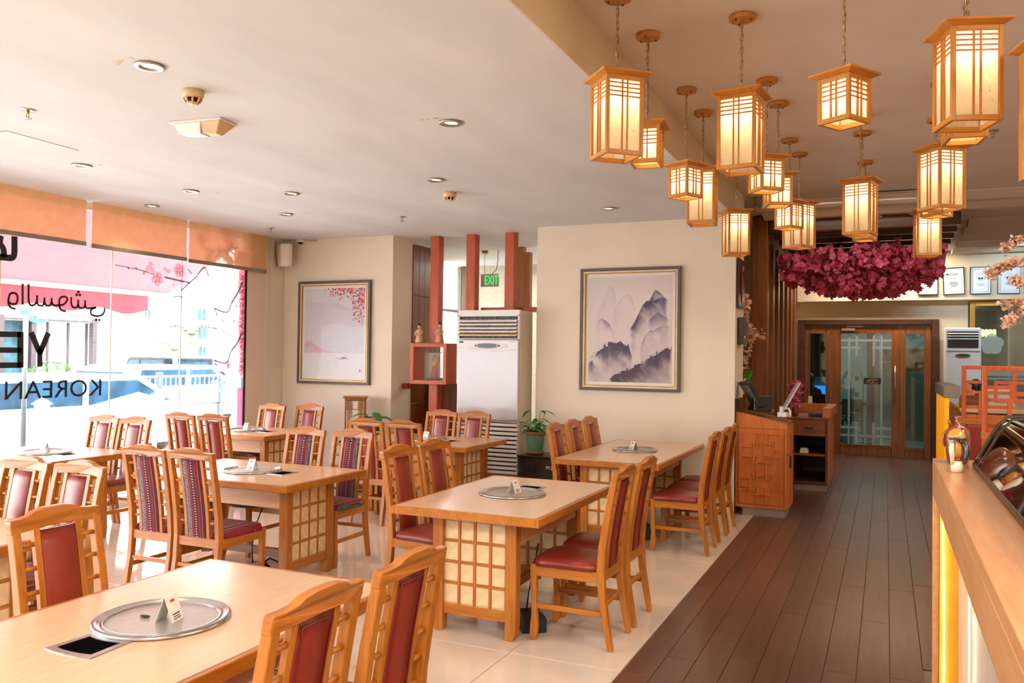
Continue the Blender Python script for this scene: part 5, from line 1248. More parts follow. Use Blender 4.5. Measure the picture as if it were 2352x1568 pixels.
# ---- certificates, spot
for k_, (a, c_, tilt) in enumerate(((2108, 2155, 0), (2167, 2217, -.04), (2228, 2277, 0), (2291, 2343, .01), (2352, 2400, 0))):
    x0, x1 = at_y(a, 650, 15.27).x, at_y(c_, 650, 15.27).x
    t = tag(empty('framed_certificate', ((x0 + x1) / 2, 15.29, 2.73)), ('leftmost certificate, half behind the pink blossoms', 'slightly tilted certificate, second from the left', 'third certificate from the left, bluish', 'fourth certificate from the left, crossed by a peach branch', 'certificate cut off by the right picture edge')[k_], 'certificate', 'framed certificates above the entrance'); t.rotation_euler = (0, tilt, 0)
    w_ = (x1 - x0) / 2; h_ = .44; boxes((-w_, -w_ + .012, -.02, 0, 0, h_), (w_ - .012, w_, -.02, 0, 0, h_), (-w_ + .012, w_ - .012, -.0195, 0, 0, .012), (-w_ + .012, w_ - .012, -.0195, 0, h_ - .012, h_)).build('frame', 'black_lacquer', t)
    boxes((-w_ + .01, w_ - .01, -.008, 0, .01, h_ - .01)).build('sheet', 'certificate', t)
    b = boxes((-w_ + .04, w_ - .04, -.0095, -.008, .04, .044), (-w_ + .04, w_ - .04, -.0095, -.008, h_ - .044, h_ - .04), (-w_ + .04, -w_ + .044, -.0095, -.008, .04, h_ - .04), (w_ - .044, w_ - .04, -.0095, -.008, .04, h_ - .04))
    b.build('border_line', 'cert_ink', t)
    if k_ < 2:
        for z, wd_ in ((.34, .08), (.325, .09), (.31, .07), (.26, .04), (.19, .06), (.165, .08), (.135, .05)): boxes((-wd_ * .9, wd_ * .9, -.0095, -.008, z, z + (.010 if z < .2 else .006))).build('print_line', 'ink_black', t)
        boxes((-w_ + .05, -w_ + .09, -.0095, -.008, .32, .345)).build('crest', 'ink_black', t)
    else:
        B().tube([(.055 * math.cos(q), -.0085, .27 + .055 * math.sin(q)) for q in np.linspace(-.4, PI + .4, 14)], .002, 4).build('crest', 'cert_ink', t)
        for s in (-1, 1): B().lathe([(.016, 0), (.012, .0), (.012, .002)], n=12).move(Matrix.Translation((s * .02, -.010, .255)) @ Matrix.Rotation(PI / 2, 4, 'X')).build('crest', 'ink_black', t)
        for z, wd_ in ((.225, .03), (.16, .06), (.14, .04)): boxes((-wd_, wd_, -.0095, -.008, z, z + .006)).build('print_line', 'cert_ink', t)
p = at_z(2352, 548, 3.40); 
t = tag(empty('ceiling_spotlight', (1.95, 13.6, 3.40)), 'bright bluish spotlight at the right edge near the ceiling', 'spotlight')
B().lathe([(.05, -.05), (.06, .05)], n=16).build('housing', 'white_plastic', t); B().lathe([(.0001, -.052), (.045, -.052)], n=14).build('lamp_face', 'spot_glow', t)
lamp('ceiling_spotlight_beam', 'SPOT', (1.95, 13.6, 3.33), 90, (.62, .85, 1), .05, rot=(math.radians(58), 0, math.radians(-4)), cone=1.7)
t = tag(empty('ceiling_spotlight', (.70, 13.2, 3.40)), 'small warm spotlight at the right end of the pergola', 'spotlight'); B().lathe([(.05, -.02), (.055, .05)], n=16).build('housing', 'white_plastic', t); B().lathe([(.0001, -.022), (.042, -.022)], n=14).build('lamp_face', 'downlight_glow', t)
lamp('entrance_fill_light', 'AREA', (.0, 14.85, 3.42), 42, (1, .88, .74), size=1.6, size_y=.25)  # added out of sight above the pergola to brighten the door wall
lamp('aisle_fill_light', 'AREA', (-.3, 10.2, 3.42), 80, (1, .84, .66), size=1.2, size_y=.4)  # added fill on the blossom fronts, no fitting built
t = tag(empty('dome_camera', (-1.30, 9.6, 3.45)), 'white dome camera on the high ceiling behind the lanterns', 'camera'); B().lathe([(.0001, -.12), (.05, -.10), (.065, -.04), (.07, 0)], n=20).build('housing', 'grey_paint', t)

# ============================================================ RIGHT SIDE: BOOTHS
def booth(y, x0, x1, label, zt=1.61):
    t = tag(empty('booth_divider', ((x0 + x1) / 2, y, 0)), label, 'booth'); w_ = (x1 - x0) / 2
    boxes((-w_, -w_ + .035, -.03, .03, 0, zt), (w_ - .035, w_, -.03, .03, 0, zt), (-w_ + .035, w_ - .035, -.029, .029, zt - .035, zt), (-w_ + .035, w_ - .035, -.029, .029, 1.116, 1.15)).build('frame', 'redwood_z', t, bevel=.003)
    boxes((-w_ - .002, w_ + .002, -.036, .062, 1.06, 1.1155)).build('cap_rail', 'oak_x', t, bevel=.003)
    boxes((-w_ + .036, w_ - .036, -.07, .0, .50, 1.0595)).build('upholstered_back', 'leather', t, bevel=.02, seg=3)
    boxes((-w_ + .001, w_ - .001, .0305, .06, 0, 1.0595)).build('back_board', 'dark_oak_z', t)
    boxes((-w_, w_, -.52, -.03, .42, .48)).build('seat', 'leather', t, bevel=.02, seg=2); boxes((-w_, w_, -.48, -.03, 0, .42)).build('seat_box', 'dark_oak_z', t)
    g = [(0, .5, .45, .5), (.45, .5, .45, .74), (.45, .74, .66, .74), (.66, 1, .66, .60), (.30, .74, .45, .74), (.18, 1, .18, .5), (0, .74, .18, .74), (.30, .74, .30, .30), (.45, .5, .66, .5), (.66, .60, .84, .60), (.84, 1, .84, .32), (.84, .74, 1, .74), (.45, .5, .45, .16), (.45, .3, .66, .3), (.66, .3, .66, 0), (.66, .3, 1, .3), (.30, .30, .45, .30), (.15, .5, .15, .0), (.0, .16, .45, .16), (.84, .32, .84, 0), (.66, .18, .84, .18), (.3, .62, .18, .62), (.84, .5, 1, .5)]
    fret(g, -w_ + .03, 1.16, 2 * w_ - .06, .40, -.012, .012, .027, 'fretwork', 'redwood_z', t)
lamp('booth_fill_light', 'AREA', (1.6, 7.2, 3.4), 30, (1, .86, .66), size=1.0, size_y=2.5)  # added to brighten the booth fretwork, no fitting built
booth(8.95, .655, 1.55, 'farther orange fretwork booth divider with dark red upholstery')
booth(7.25, .665, 1.75, 'nearer orange fretwork booth divider with red upholstery behind the glass case', 1.612)
t = tag(empty('booth_table', (1.05, 8.1, 0)), 'pale wooden booth table between the two fretwork dividers', 'table'); boxes((-.42, .6, -.3, .3, .70, .745)).build('table_top', 'laminate', t, bevel=.003); boxes((-.05, .05, -.05, .05, 0, .70)).build('pedestal', 'dark_oak_z', t)
# service counter with the yellow lit side
t = tag(empty('service_counter', (.70, 10.2, 0)), 'service counter with glowing yellow end near the farther booth', 'counter')
boxes((-.16, -.12, -.75, .75, 0, 1.28)).build('front_panel', 'yellow_panel', t); boxes((-.17, -.02, -.78, .8, 1.28, 1.40)).build('top_rail', 'grey_paint', t, bevel=.004)
boxes((-.12, .9, -.70, .75, 0, 1.14)).build('body', 'dark_oak_z', t); boxes((-.02, .95, -.74, .78, 1.14, 1.18)).build('worktop', 'laminate', t, bevel=.003)
boxes((.0, .24, -.55, -.3, 1.18, 1.30)).build('paper_box', 'dark_oak_x', t)
for (x, z, l) in ((.98, 1.55, 'small framed certificate standing on the service counter'),):
    o = boxes((-.15, .15, 0, .02, 0, .18)).build('counter_sign', 'certificate', loc=(x + .12, 10.3, 1.181)); tag(o, 'framed paper headed with faint capitals on the service counter, behind the fretwork', 'sign')
    text('CERTIFICATE', 'lettering', 'cert_ink', .03, (0, -.002, .11), (PI / 2, 0, 0), o, ax='CENTER', width=.22)
o = boxes((-.05, .05, 0, .05, 0, .16), (-.03, .02, 0, .04, .16, .22)).build('condiment_bottle', 'clay_pink', loc=(.83, 10.3, 1.181)); tag(o, 'pinkish bottle and carton behind the farther fretwork', 'bottle')
o = B().lathe([(.05, 0), (.07, .08), (.05, .17), (.07, .22), (.03, .27), (.0001, .28)], n=14).build('dark_teapot', 'black_lacquer', loc=(.90, 10.45, 1.181)); tag(o, 'dark rounded vessel behind the farther fretwork', 'vessel')

# ============================================================ BAR COUNTER
XF, YF, ZT = .205, 4.46, 1.187
t = tag(empty('bar_counter', (XF, YF, 0)), 'long pale wood bar counter with lit recessed panels, along the right edge', 'counter')
boxes((0, .95, -7.4, 0, ZT - .04, ZT)).build('counter_top', 'counter_wood', t, bevel=.002)
boxes((0, .030, -7.4, 0, ZT - .165, ZT - .0405)).build('fascia', 'counter_wood', t, bevel=.002)
boxes((0, .030, -.03, 0, 0, ZT - .1655)).build('end_post', 'counter_wood', t, bevel=.002)
boxes((.030, .108, -.045, -.03, 0, ZT - .05)).build('end_panel', 'gold_panel', t)
boxes((.108, .95, -.03, .0, 0, ZT - .041)).build('end_board', 'counter_wood', t)
for k_ in range(5): boxes((.108, .13, -.047 - 1.45 * (k_ + 1) + .004, -.047 - 1.45 * k_, 0, ZT - .05)).build('front_panel', 'onyx_panel', t)
def led(x, y, face, z0, z1, wob):
    b = B(); n = 26; pts = []
    zs = np.linspace(z0, z1, n)
    for z in zs: pts.append((x + (wob * math.sin(z * 5) if face == 'y' else -.004), y + (wob * math.sin(z * 4) if face == 'x' else -.004), z))
    s_ = B().tube(pts, .0035, 5).build('led_strip', 'led_white', t)
led(.045, -.050, 'y', .05, 1.02, .003); led(.100, -.75, 'x', .05, 1.0, .012); led(.100, -2.2, 'x', .05, 1.0, .01)
lamp('counter_led_light', 'AREA', (XF + .05, YF - .07, .55), .12, (1, .80, .45), size=.03, size_y=.9, rot=(PI / 2, 0, 0))
lamp('counter_led_light', 'AREA', (XF + .07, YF - .75, .55), .25, (1, .85, .6), size=.9, size_y=.05, rot=(0, -PI / 2, 0)).rotation_euler = (0, PI / 2, 0)
# glass display case
t = tag(empty('glass_display_cabinet', (.36, 4.18, ZT + .001)), 'curved glass food cabinet with dark trim standing on the bar counter', 'display cabinet')
prof = [(0, .02), (.075, .165), (.11, .205), (.16, .225), (.55, .235)]
tr = B()
for y in (0, -.16, -2.0): tr.tube([(x, y, z) for x, z in smooth(prof, 4)], .006 if y else .008, 8)
tr.build('trim_rail', 'bronze_trim', t)
boxes((-.01, .58, -4.5, .012, 0, .02)).build('base_tray', 'bronze_trim', t, bevel=.002)
sp_ = smooth(prof, 5); vs = [(x, y, z) for y in (0, -4.4) for x, z in sp_]; n_ = len(sp_)
B().add(vs, [(i, i + 1, i + 1 + n_, i + n_) for i in range(n_ - 1)], 0, True).build('curved_glass', 'case_glass', t)
B().prism([(x, z) for x, z in sp_] + [(.55, .02)], 'y', -.002, .002).build('end_glass', 'case_glass', t)
boxes((.55, .57, -4.4, .01, .02, .235)).build('back_board', 'dark_panel', t)
ORD = ('farthest', 'second', 'third', 'fourth', 'fifth', 'sixth', 'seventh')
for k_ in range(7):
    o = B().lathe([(.0001, .0), (.07, .002), (.11, .022), (.105, .024), (.065, .008), (.0001, .006)], n=24).build('serving_dish', 'sushi_gray' if k_ % 2 else 'sushi_beige', loc=(.36 + .14 + .11 * (k_ % 3), 3.86 - .24 * k_, ZT + .023))
    tag(o, f'{"dark" if k_ % 2 else "beige"} round dish in the glass cabinet, {ORD[k_]} from the camera-side view of its far end', 'dish', 'round dishes inside the glass cabinet')
# jug and painted figure at the far end of the counter
t = tag(empty('ceramic_jug', (.300, 4.30, ZT + .001)), 'brown glazed pottery jug at the far end of the bar counter', 'jug')
B().lathe([(.045, 0), (.055, .01), (.062, .07), (.063, .13), (.060, .165), (.048, .185), (.022, .195), (.015, .20), (.014, .235), (.019, .245), (.013, .248)], n=28).build('body', 'ceramic_brown', t)
B().tube([(-.05, 0, .17), (-.07, 0, .15), (-.072, 0, .11), (-.060, 0, .085)], .008, 8).build('handle', 'ceramic_brown', t); B().tube([(-.03, 0, .19), (-.045, 0, .215), (-.05, 0, .225)], .009, 8, radii=[.012, .009, .007]).build('spout', 'ceramic_brown', t)
t.scale = (.80, .80, .86)
t = tag(empty('painted_figurine', (.272, 3.95, ZT + .001), .3), 'small glazed figurine of a hatted woman with bundle, front of the jug', 'figurine')
B().lathe([(.024, 0), (.026, .02), (.022, .05), (.0001, .055)], n=16, sx=1.1).build('skirt', 'paint_ivory', t)
B().lathe([(.020, .045), (.022, .058), (.018, .066)], n=16).build('sash', 'paint_red', t)
B().lathe([(.018, .064), (.024, .085), (.023, .115), (.014, .135), (.011, .148), (.0001, .15)], n=16).build('torso', 'paint_mustard', t)
B().tube([(.016, -.008, .132), (.028, -.014, .127), (.035, -.02, .112), (.036, -.024, .095), (.034, -.026, .078), (.029, -.026, .064), (.022, -.024, .056)], .011, 12, radii=[.006, .011, .013, .014, .013, .010, .005]).build('sleeve', 'paint_navy', t)
B().tube([(-.016, -.008, .132), (-.027, -.015, .127), (-.034, -.023, .112), (-.035, -.027, .094), (-.031, -.025, .075), (-.029, -.020, .055), (-.030, -.016, .035)], .010, 12, radii=[.005, .010, .012, .012, .011, .009, .005]).build('shawl', 'paint_ivory', t)
B().ball((0, .002, .158), .017, 14).build('head', 'paint_ivory', t)
B().lathe([(.041, .148), (.040, .162), (.030, .183), (.012, .195), (.0001, .197)], (.002, .01, 0), n=20).build('hat', 'paint_mustard', t)
B().tube([(-.038, -.01, .150), (-.02, -.034, .152), (.015, -.036, .152), (.038, -.012, .150)], .006, 7).build('hat_band', 'paint_navy', t)
B().ball((.012, .0, .203), .008, 10).build('pompom', 'blossom_pink', t); t.scale = (.86, .86, .92)

# ============================================================ SEEN THROUGH THE ENTRANCE DOOR
t = tag(empty('cafe_chair', (-.62, 18.2, 0)), 'green plastic chair seen through the glass door', 'chair')
boxes((-.2, .2, -.2, .2, .43, .46), (-.2, .2, .18, .21, .46, .85)).build('shell', 'chair_green', t, bevel=.012, seg=2)
for sx in (-1, 1):
    for sy in (-1, 1): B().tube([(sx * .17, sy * .17, .43), (sx * .21, sy * .21, 0)], .014, 6).build('leg', 'chair_green', t)
t = tag(empty('cafe_table', (-1.0, 19.2, 0)), 'dark table behind the green chair, seen through the glass door', 'table')
boxes((-.75, .75, -.4, .4, .71, .75)).build('table_top', 'black_lacquer', t)
for sx in (-1, 1): boxes((sx * .68 - .02, sx * .68 + .02, -.35, .35, 0, .71)).build('leg', 'dark_metal', t)
t = tag(empty('birdcage_stand', (-.50, 17.0, 0)), 'tall wire birdcage stand with tiny pots seen through the glass door', 'stand')
b = B()
for sx in (-1, 1):
    for sy in (-1, 1): b.tube([(sx * .11, sy * .11, 0), (sx * .11, sy * .11, 1.25), (sx * .07, sy * .07, 1.42), (0, 0, 1.50)], .006, 6)
for z in (.35, .65, .95, 1.25): b.tube([(-.11, -.11, z), (.11, -.11, z), (.11, .11, z), (-.11, .11, z)], .005, 5, closed=True)
b.tube([(.0, 0, 1.5), (0, 0, 1.58)], .004, 5).build('frame', 'brass', t)
for z, m_ in ((.36, 'paint_navy'), (.66, 'paint_red'), (.96, 'paint_navy'), (1.26, 'green_sign')): B().lathe([(.03, 0), (.04, .06), (.03, .08)], (0, 0, z), 12).build('tiny_pot', m_, t)
t = tag(empty('white_planter', (-.62, 16.6, 0)), 'white pot with arching fern leaves seen through the glass door', 'plant')
B().lathe([(.10, 0), (.14, .38), (.155, .385), (.155, .41), (.12, .41)], n=20).build('pot', 'white_plastic', t)
for k_ in range(12):
    a = k_ * 2.4; B().tube([(0, 0, .40), (.10 * math.cos(a), .10 * math.sin(a), .62), (.24 * math.cos(a), .24 * math.sin(a), .60)], .01, 5, radii=[.004, .012, .003]).build('frond', 'leaf', t)
t = tag(empty('television', (-1.75, 20.4, 1.15)), 'large black television seen through the left side light', 'television')
boxes((-.60, .55, -.04, .04, .10, 1.25)).build('screen', 'tv_black', t); boxes((-.05, .05, .04, .2, .5, .8)).build('wall_mount', 'dark_metal', t)
t = tag(empty('monitor', (-1.45, 19.95, .76)), 'blue glowing screen below the television behind the side light', 'monitor'); tag(boxes((-2.2, -1.8 + .85, 19.75, 20.2, 0, .755)).build('office_desk', 'paper_cream'), 'pale desk under the television seen through the side light', 'desk')
boxes((-.22, .22, -.01, .01, .08, .30)).build('screen', 'spot_glow', t).data.materials[0] = plain('monitor_blue', '1e70c0', .3, var=0, emis='2a90ff', estr=1.2); boxes((-.03, .03, -.01, .05, 0, .08)).build('stand', 'black_plastic', t)
# seated person seen from behind through the side light
def skin_body(name, pts, edges, radii, root, m_):
    me = bpy.data.meshes.new(name); me.from_pydata(pts, edges, []); o = bpy.data.objects.new(name, me); COL.objects.link(o)
    sk = o.modifiers.new('s', 'SKIN'); su = o.modifiers.new('d', 'SUBSURF'); su.levels = su.render_levels = 2
    for i, r in enumerate(radii): me.skin_vertices[0].data[i].radius = (r, r * .8)
    me.skin_vertices[0].data[root].use_root = True; me.materials.append(MATS[m_]); return o
pts = [(0, 0, .50), (0, .02, .72), (0, .0, .98), (0, .02, 1.10), (0, .05, 1.22), (-.18, 0, 1.0), (-.24, .05, .76), (-.14, .26, .72), (.18, 0, 1.0), (.24, .05, .76), (.14, .26, .72), (-.1, .08, .50), (-.12, .45, .52), (-.12, .46, .08), (-.12, .58, .05), (.1, .08, .50), (.12, .45, .52), (.12, .46, .08), (.12, .58, .05)]
ed = [(0, 1), (1, 2), (2, 3), (3, 4), (2, 5), (5, 6), (6, 7), (2, 8), (8, 9), (9, 10), (0, 11), (11, 12), (12, 13), (13, 14), (0, 15), (15, 16), (16, 17), (17, 18)]
per = skin_body('person', pts, ed, [.15, .15, .16, .055, .09, .065, .045, .035, .065, .045, .035, .09, .07, .045, .04, .09, .07, .045, .04], 0, 'shirt_dark')
per.location = (-1.42, 18.2, 0); per.rotation_euler = (0, 0, .3); tag(per, 'person in black sitting with back to the door, seen through the side light', 'person')
B().ball((0, .04, 1.27), .10, 16, sz=1.15).build('hair', 'hair_dark', per)
t = tag(empty('office_chair', (-1.42, 18.2, 0), .3), 'black office chair under the seated person', 'chair')
boxes((-.24, .24, -.22, .24, .36, .42), (-.24, .24, -.27, -.21, .42, .95)).build('seat_and_back', 'black_plastic', t, bevel=.02, seg=2); B().tube([(0, 0, .36), (0, 0, .06)], .03, 8).build('column', 'dark_metal', t)
for k_ in range(5): a = 2 * PI * k_ / 5; B().tube([(0, 0, .08), (.27 * math.cos(a), .27 * math.sin(a), .03)], .018, 6).build('leg', 'dark_metal', t)
# beyond the large window
for k_, (x, y, h_) in enumerate(((1.75, 16.5, 1.7), (2.5, 16.4, 1.95), (3.1, 16.8, 2.0))):
    t = tag(empty('potted_palm', (x, y, 0)), ('small palm right behind the large window beside the air conditioner', 'middle dark palm behind the large window', 'right palm behind the large window')[k_], 'plant', 'palms behind the large window')
    B().lathe([(.16, 0), (.2, .4)], n=16).build('pot', 'black_lacquer', t)
    B().tube([(0, 0, .35), (.02, 0, h_ * .5), (0, 0, h_ * .7)], .02, 6).build('trunk', 'branch', t)
    for q in range(16):
        a = q * 2.39; d_ = rp.uniform(.25, .42); b = B(); z0 = h_ * rp.uniform(.55, .75)
        b.add([(0, 0, z0), (d_ * .5 * math.cos(a) - .025 * math.sin(a), d_ * .5 * math.sin(a) + .025 * math.cos(a), z0 + .2), (d_ * math.cos(a), d_ * math.sin(a), z0 + rp.uniform(.0, .22)), (d_ * .5 * math.cos(a) + .025 * math.sin(a), d_ * .5 * math.sin(a) - .025 * math.cos(a), z0 + .2)], [(0, 1, 2, 3)]).build('frond', 'leaf_dark', t)
t = tag(empty('brass_lantern', (1.62, 16.6, 2.08)), 'glowing brass lantern reflected behind the large window', 'lamp')
for k_ in range(4): B().lathe([(.02, 0), (.028, .03), (.028, .10), (.02, .13)], (-.09 + .06 * k_, 0, 0), 10).build('lamp_glass', 'downlight_glow', t)
B().tube([(0, 0, .13), (0, 0, 1.36)], .006, 5).build('hanging_rod', 'brass', t); boxes((-.13, .13, -.02, .02, .13, .15)).build('bar', 'brass', t)
struct(boxes((1.98, 2.02, 16.9, 17.2, 0, 3.45)).build('wall_far_room_pier', 'building_white'))

# ============================================================ STREET OUTSIDE THE SHOP WINDOW
struct(boxes((-60, -7.62, -20, 50, -.30, -.12)).build('ground_outside', 'outside_ground'))
# awning
t = tag(empty('shop_awning', (-7.7, 0, 0)), 'pink-red fabric awning with scalloped valance outside the shop window', 'awning')
B().add([(0, 1.2, 3.25), (0, 8.8, 3.25), (-1.6, 8.8, 2.46), (-1.6, 1.2, 2.46)], [(0, 1, 2, 3)]).build('canopy', 'awning_fabric_lit', t)
vs = []; n_ = 160
for i in range(n_ + 1): y = 1.2 + 7.25 * i / n_; vs += [(-1.6, y, 2.40), (-1.6, y, 2.17 + .035 * math.cos(y * 2 * PI / .85))]
B().add(vs, [(2 * i, 2 * i + 1, 2 * i + 3, 2 * i + 2) for i in range(n_)]).build('valance', 'awning_fabric', t)
boxes((-1.62, -1.56, 1.2, 8.9, 2.40, 2.46)).build('front_bar', 'white_paint', t)
for y in (8.75, 5.0, 1.4): B().tube([(.05, y - .02, 2.3), (-.8, y + .0, 2.35), (-1.56, y, 2.42)], .022, 6).build('folding_arm', 'white_paint', t)
def vehicle(name, x, y, L, Wd, H, belt, roofk, body, label, cat='car', rz=PI / 2):
    t = tag(empty(name, (x, y, -.12), rz), label, cat); h = L / 2
    side = [(-h, .15), (-h, belt * .98), (-h * .94, belt), (-h * roofk[0], H * .97), (-h * roofk[0] + .15, H), (h * roofk[1], H), (h * roofk[1] + .18, H * .97), (h * roofk[2], belt), (h * .96, belt * .86), (h, belt * .6), (h, .15)]
    B().prism(side, 'y', -Wd / 2, Wd / 2).build('body', body, t, bevel=.06, seg=3)
    for s in (-1, 1):
        gl = [(-h * roofk[0] * .97, belt + .02), (-h * roofk[0] + .12, H * .93), (-.1 * h, H * .93), (-.1 * h, belt + .02)]
        B().prism(gl, 'y', s * (Wd / 2 + .002), s * (Wd / 2 + .012)).build('side_window', 'car_glass', t)
        gl = [(-.05 * h, belt + .02), (-.05 * h, H * .93), (h * roofk[1], H * .93), (h * roofk[2] - .12, belt + .02)]
        B().prism(gl, 'y', s * (Wd / 2 + .002), s * (Wd / 2 + .012)).build('side_window', 'car_glass', t)
        for x_ in (-h * .62, h * .62): B().lathe([(.0001, 0), (.20, 0), (.33, .01), (.33, .18), (.0001, .18)], n=22).move(Matrix.Translation((x_, s * (Wd / 2 - .14) - (.09 if s > 0 else -.09) + .0, .33)) @ Matrix.Rotation(-s * PI / 2, 4, 'X') @ Matrix.Translation((0, 0, -.09))).build('wheel', 'tyre', t)
        boxes((h * .3, h * .36, s * (Wd / 2 + .01), s * (Wd / 2 + .12), belt - .02, belt + .12)).build('mirror', body, t)
    boxes((-h - .012, -h, -Wd * .35, Wd * .35, belt * .9, belt * 1.0)).build('tail_light', 'car_red', t)
    boxes((-h * .97, -h * .90, -Wd * .38, Wd * .38, belt + .08, H * .9)).build('rear_window', 'car_glass', t)
    boxes((h - .01, h + .02, -.25, .25, .45, .58)).build('number_plate', 'white_plastic', t)
    return t
vehicle('parked_van', -12.6, 9.6, 4.7, 1.8, 1.36, .86, (.93, .35, .72), 'car_white', 'white car with long blue-tinted windows parked just outside the shop', rz=PI / 2)
vehicle('parked_car', -16.5, 15.6, 4.2, 1.75, 1.42, .92, (.8, .3, .62), 'car_white', 'second white car behind the fence, smaller blue windows', rz=PI / 2)
vehicle('parked_car', -24.0, 22.5, 3.9, 1.8, 1.55, .95, (.95, .3, .62), 'car_dark', 'dark blue hatchback seen from behind in the building passage', rz=PI * .92)
t = tag(empty('street_fence', (-14.6, 0, -.12)), 'white railing fence with posts along the pavement', 'fence')
for z in (1.20, .55): B().tube([(0, 4, z), (0, 17.5, z)], .022, 6).build('rail', 'pole_gray' if z < 1 else 'white_paint', t)
for k_ in range(8): boxes((-.05, .05, 4.3 + 1.85 * k_, 4.42 + 1.85 * k_, 0, 1.30)).build('post', 'pole_gray', t)
for k_ in range(90): boxes((-.008, .008, 4.5 + .145 * k_, 4.516 + .145 * k_, .55, 1.20)).build('bar', 'white_paint', t)
def post_lamp(px, py_top, X, label, h_=.17):
    p = at_x(px, py_top, X); t = tag(empty('garden_lamp', (X, p.y, -.12)), label, 'lamp', 'white lantern posts outside the window'); z = p.z + .12
    B().tube([(0, 0, 0), (0, 0, z - h_ * 1.7)], .03, 8).build('post', 'white_paint', t)
    B().lathe([(.05, z - h_ * 1.7), (.085, z - h_ * 1.1), (.10, z - h_ * .55)], n=6, smooth=False).build('lantern_glass', 'outside_white', t)
    B().lathe([(.135, z - h_ * .55), (.06, z - h_ * .2), (.012, z - h_ * .1), (.012, z)], n=6, smooth=False).build('cap', 'white_paint', t)
post_lamp(97, 912, -10.5, 'white lantern post under the reversed thin word, nearer the left edge'); post_lamp(357, 899, -9.36, 'white lantern post in front of the tent roof')
p = at_x(60, 700, -10.9); t = tag(empty('street_lamp', (-10.9, p.y, -.12)), 'grey street pole with round white globe near the left edge', 'lamp')
B().tube([(0, 0, 0), (0, 0, p.z)], .035, 8).build('pole', 'pole_gray', t); B().ball((0, 0, p.z + .15), .10, 14).build('globe', 'outside_white', t)
p0, p1_, p2_ = at_x(240, 950, -10.2), at_x(318, 900, -10.2), at_x(395, 946, -10.2)
t = tag(empty('garden_tent', (-10.2, p1_.y, -.12)), 'white peaked tent roof in front of the parked cars', 'tent'); r_ = .72; zt = p1_.z + .12; zb = p0.z + .10
B().add([(0, 0, zt), (-r_, -r_, zb), (r_, -r_, zb), (r_, r_, zb), (-r_, r_, zb), (-r_, -r_, zb - .12), (r_, -r_, zb - .12), (r_, r_, zb - .12), (-r_, r_, zb - .12)], [(0, 1, 2), (0, 2, 3), (0, 3, 4), (0, 4, 1), (1, 5, 6, 2), (2, 6, 7, 3), (3, 7, 8, 4), (4, 8, 5, 1)]).build('roof', 'tent_white', t)
for sx in (-1, 1):
    for sy in (-1, 1): B().tube([(sx * r_ * .96, sy * r_ * .96, 0), (sx * r_ * .96, sy * r_ * .96, zb)], .02, 6).build('pole', 'white_paint', t)
# pharmacy building across the street
t = tag(empty('shop_building', (-20, 0, -.12)), 'white shop building across the street with glass front and green crescent sign', 'building')
yA, yB = 9.0, at_x(222, 790, -20).y
boxes((-6, 0, yA, yB, 0, 1.05), (-6, 0, yA, yB, 2.50, 5.0), (-6, -.5, yA, yB, 1.05, 2.5)).build('wall', 'building_white', t)
for px in (0, 75, 215): y = at_x(px, 790, -20).y; boxes((-.1, .05, y - .07, y + .07, .3, 2.62)).build('column', 'store_frame', t)
for a, c_ in ((3, 72), (78, 123), (125, 170), (172, 212)):
    y0, y1 = at_x(a, 790, -20).y, at_x(c_, 790, -20).y; boxes((-.3, -.28, y0, y1, 1.05, 2.50)).build('pane', 'building_white' if a > 70 else 'building_pane', t); boxes((-.27, -.2, y1 - .02, y1 + .02, 1.05, 2.5)).build('mullion', 'store_frame', t)
boxes((-.02, .06, yA, yB, 2.50, 2.56)).build('sign_edge', 'store_frame', t)
c = at_x(90, 700, -19.9); b = B(); o_ = [(c.y + .48 * math.cos(q), c.z + .12 + .48 * math.sin(q)) for q in np.linspace(PI * .55, PI * 1.75, 16)]; i_ = [(c.y + .08 + .43 * math.cos(q), c.z + .17 + .43 * math.sin(q)) for q in np.linspace(PI * 1.72, PI * .58, 16)]
o_ = o_ + i_; b.prism(o_, 'x', .02, .08).build('crescent_sign', 'green_sign', t)
B().tube([(.05, c.y + .9 + .12 * k_, c.z - .12 + (.05 if k_ % 3 == 0 else 0)) for k_ in range(9)], .02, 5).build('sign_script', 'pole_gray', t)
t = tag(empty('street_bush', (at_x(117, 840, -18.5))), 'round green bush in front of the shop building', 'bush'); t.location.z = -.12
r6 = random.Random(9); b = B()
for _ in range(1600):
    u = r6.uniform(-1, 1); a = r6.random() * 6.3; q = math.sqrt(1 - u * u) * r6.uniform(.8, 1); p = Vector((.5 * q * math.cos(a), .62 * q * math.sin(a), 1.05 + .42 * u))
    d1 = Vector((r6.gauss(0, 1), r6.gauss(0, 1), r6.gauss(0, 1))).normalized() * .05; d2 = Vector((r6.gauss(0, 1), r6.gauss(0, 1), r6.gauss(0, 1))).normalized() * .05
    b.add([p, p + d1, p + d2], [(0, 1, 2)])
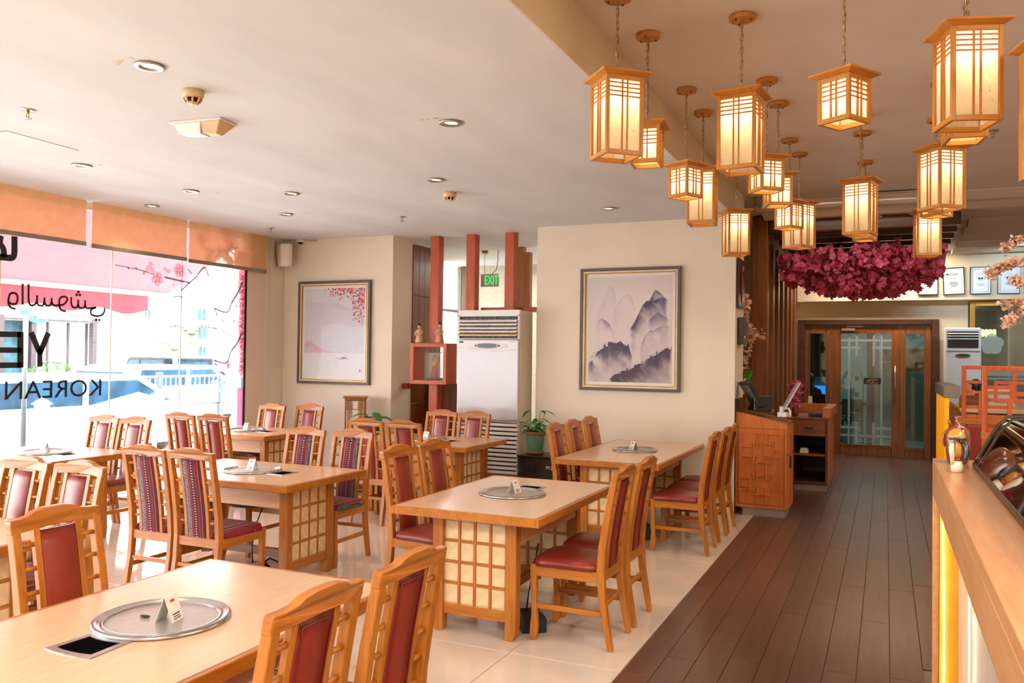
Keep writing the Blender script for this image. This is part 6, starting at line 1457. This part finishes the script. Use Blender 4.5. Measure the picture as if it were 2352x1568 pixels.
tag(b.build('foliage', 'bush', t), kind='stuff'); B().tube([(0, 0, 0), (0, 0, 1.0)], .05, 6).build('trunk', 'branch', t)
# apartment block and palm
t = tag(empty('apartment_block', (-27, 0, -.12)), 'white apartment block with small blue windows far across the street', 'building')
ya, yb_ = at_x(225, 700, -27).y, at_x(620, 700, -27).y
boxes((-6, 0, ya, yb_, 0, 9)).build('wall', 'building_white', t)
for px, py, w_, h_ in ((336, 713, .16, .20), (462, 716, .26, .30), (463, 757, .28, .34), (463, 800, .26, .26), (383, 712, .06, .1)):
    c = at_x(px, py, -27); f = boxes((0, .05, c.y - w_, c.y + w_, c.z - h_, c.z + h_)).build('window', 'white_paint', t)
    for s in (-1, 1): boxes((.05, .07, c.y + (s - 1) * w_ / 2 + .03, c.y + (s + 1) * w_ / 2 - .03, c.z - h_ + .05, c.z + h_ - .05)).build('pane', 'building_pane', f)
c = at_x(376, 850, -26.9); boxes((0, .03, c.y - .75, c.y + 2.2, 0, c.z + .75)).build('passage', 'plinth_stone', t)
def palm(px, py, X, label, n_=9, r=.9):
    p = at_x(px, py, X); t = tag(empty('street_palm', (X, p.y, -.12)), label, 'tree', 'palms across the street'); B().tube([(0, 0, 0), (.05, .05, (p.z + .12) * .6), (0, 0, p.z + .12)], .09, 7).build('trunk', 'plinth_stone', t)
    for q in range(n_):
        a = 2 * PI * q / n_; b = B()
        for k_ in range(6):
            u0 = k_ / 6; c0 = Vector((r * u0 * math.cos(a), r * u0 * math.sin(a), p.z + .12 + .35 * math.sin(u0 * 2.6) * r)); s_ = Vector((-math.sin(a), math.cos(a), 0))
            for s in (-1, 1): b.add([c0, c0 + s_ * s * .28 * r + Vector((.2 * math.cos(a), .2 * math.sin(a), -.12)), c0 + Vector((.12 * r * math.cos(a), .12 * r * math.sin(a), .0))], [(0, 1, 2)])
        b.build('frond', 'bush', t)
palm(440, 765, -24, 'taller palm tuft before the apartment block'); palm(400, 800, -22, 'lower palm tuft left of the taller one', 8, .7)
struct(boxes((-33, -32.5, -20, 60, -.12, 12)).build('wall_outside_far', 'building_white'))
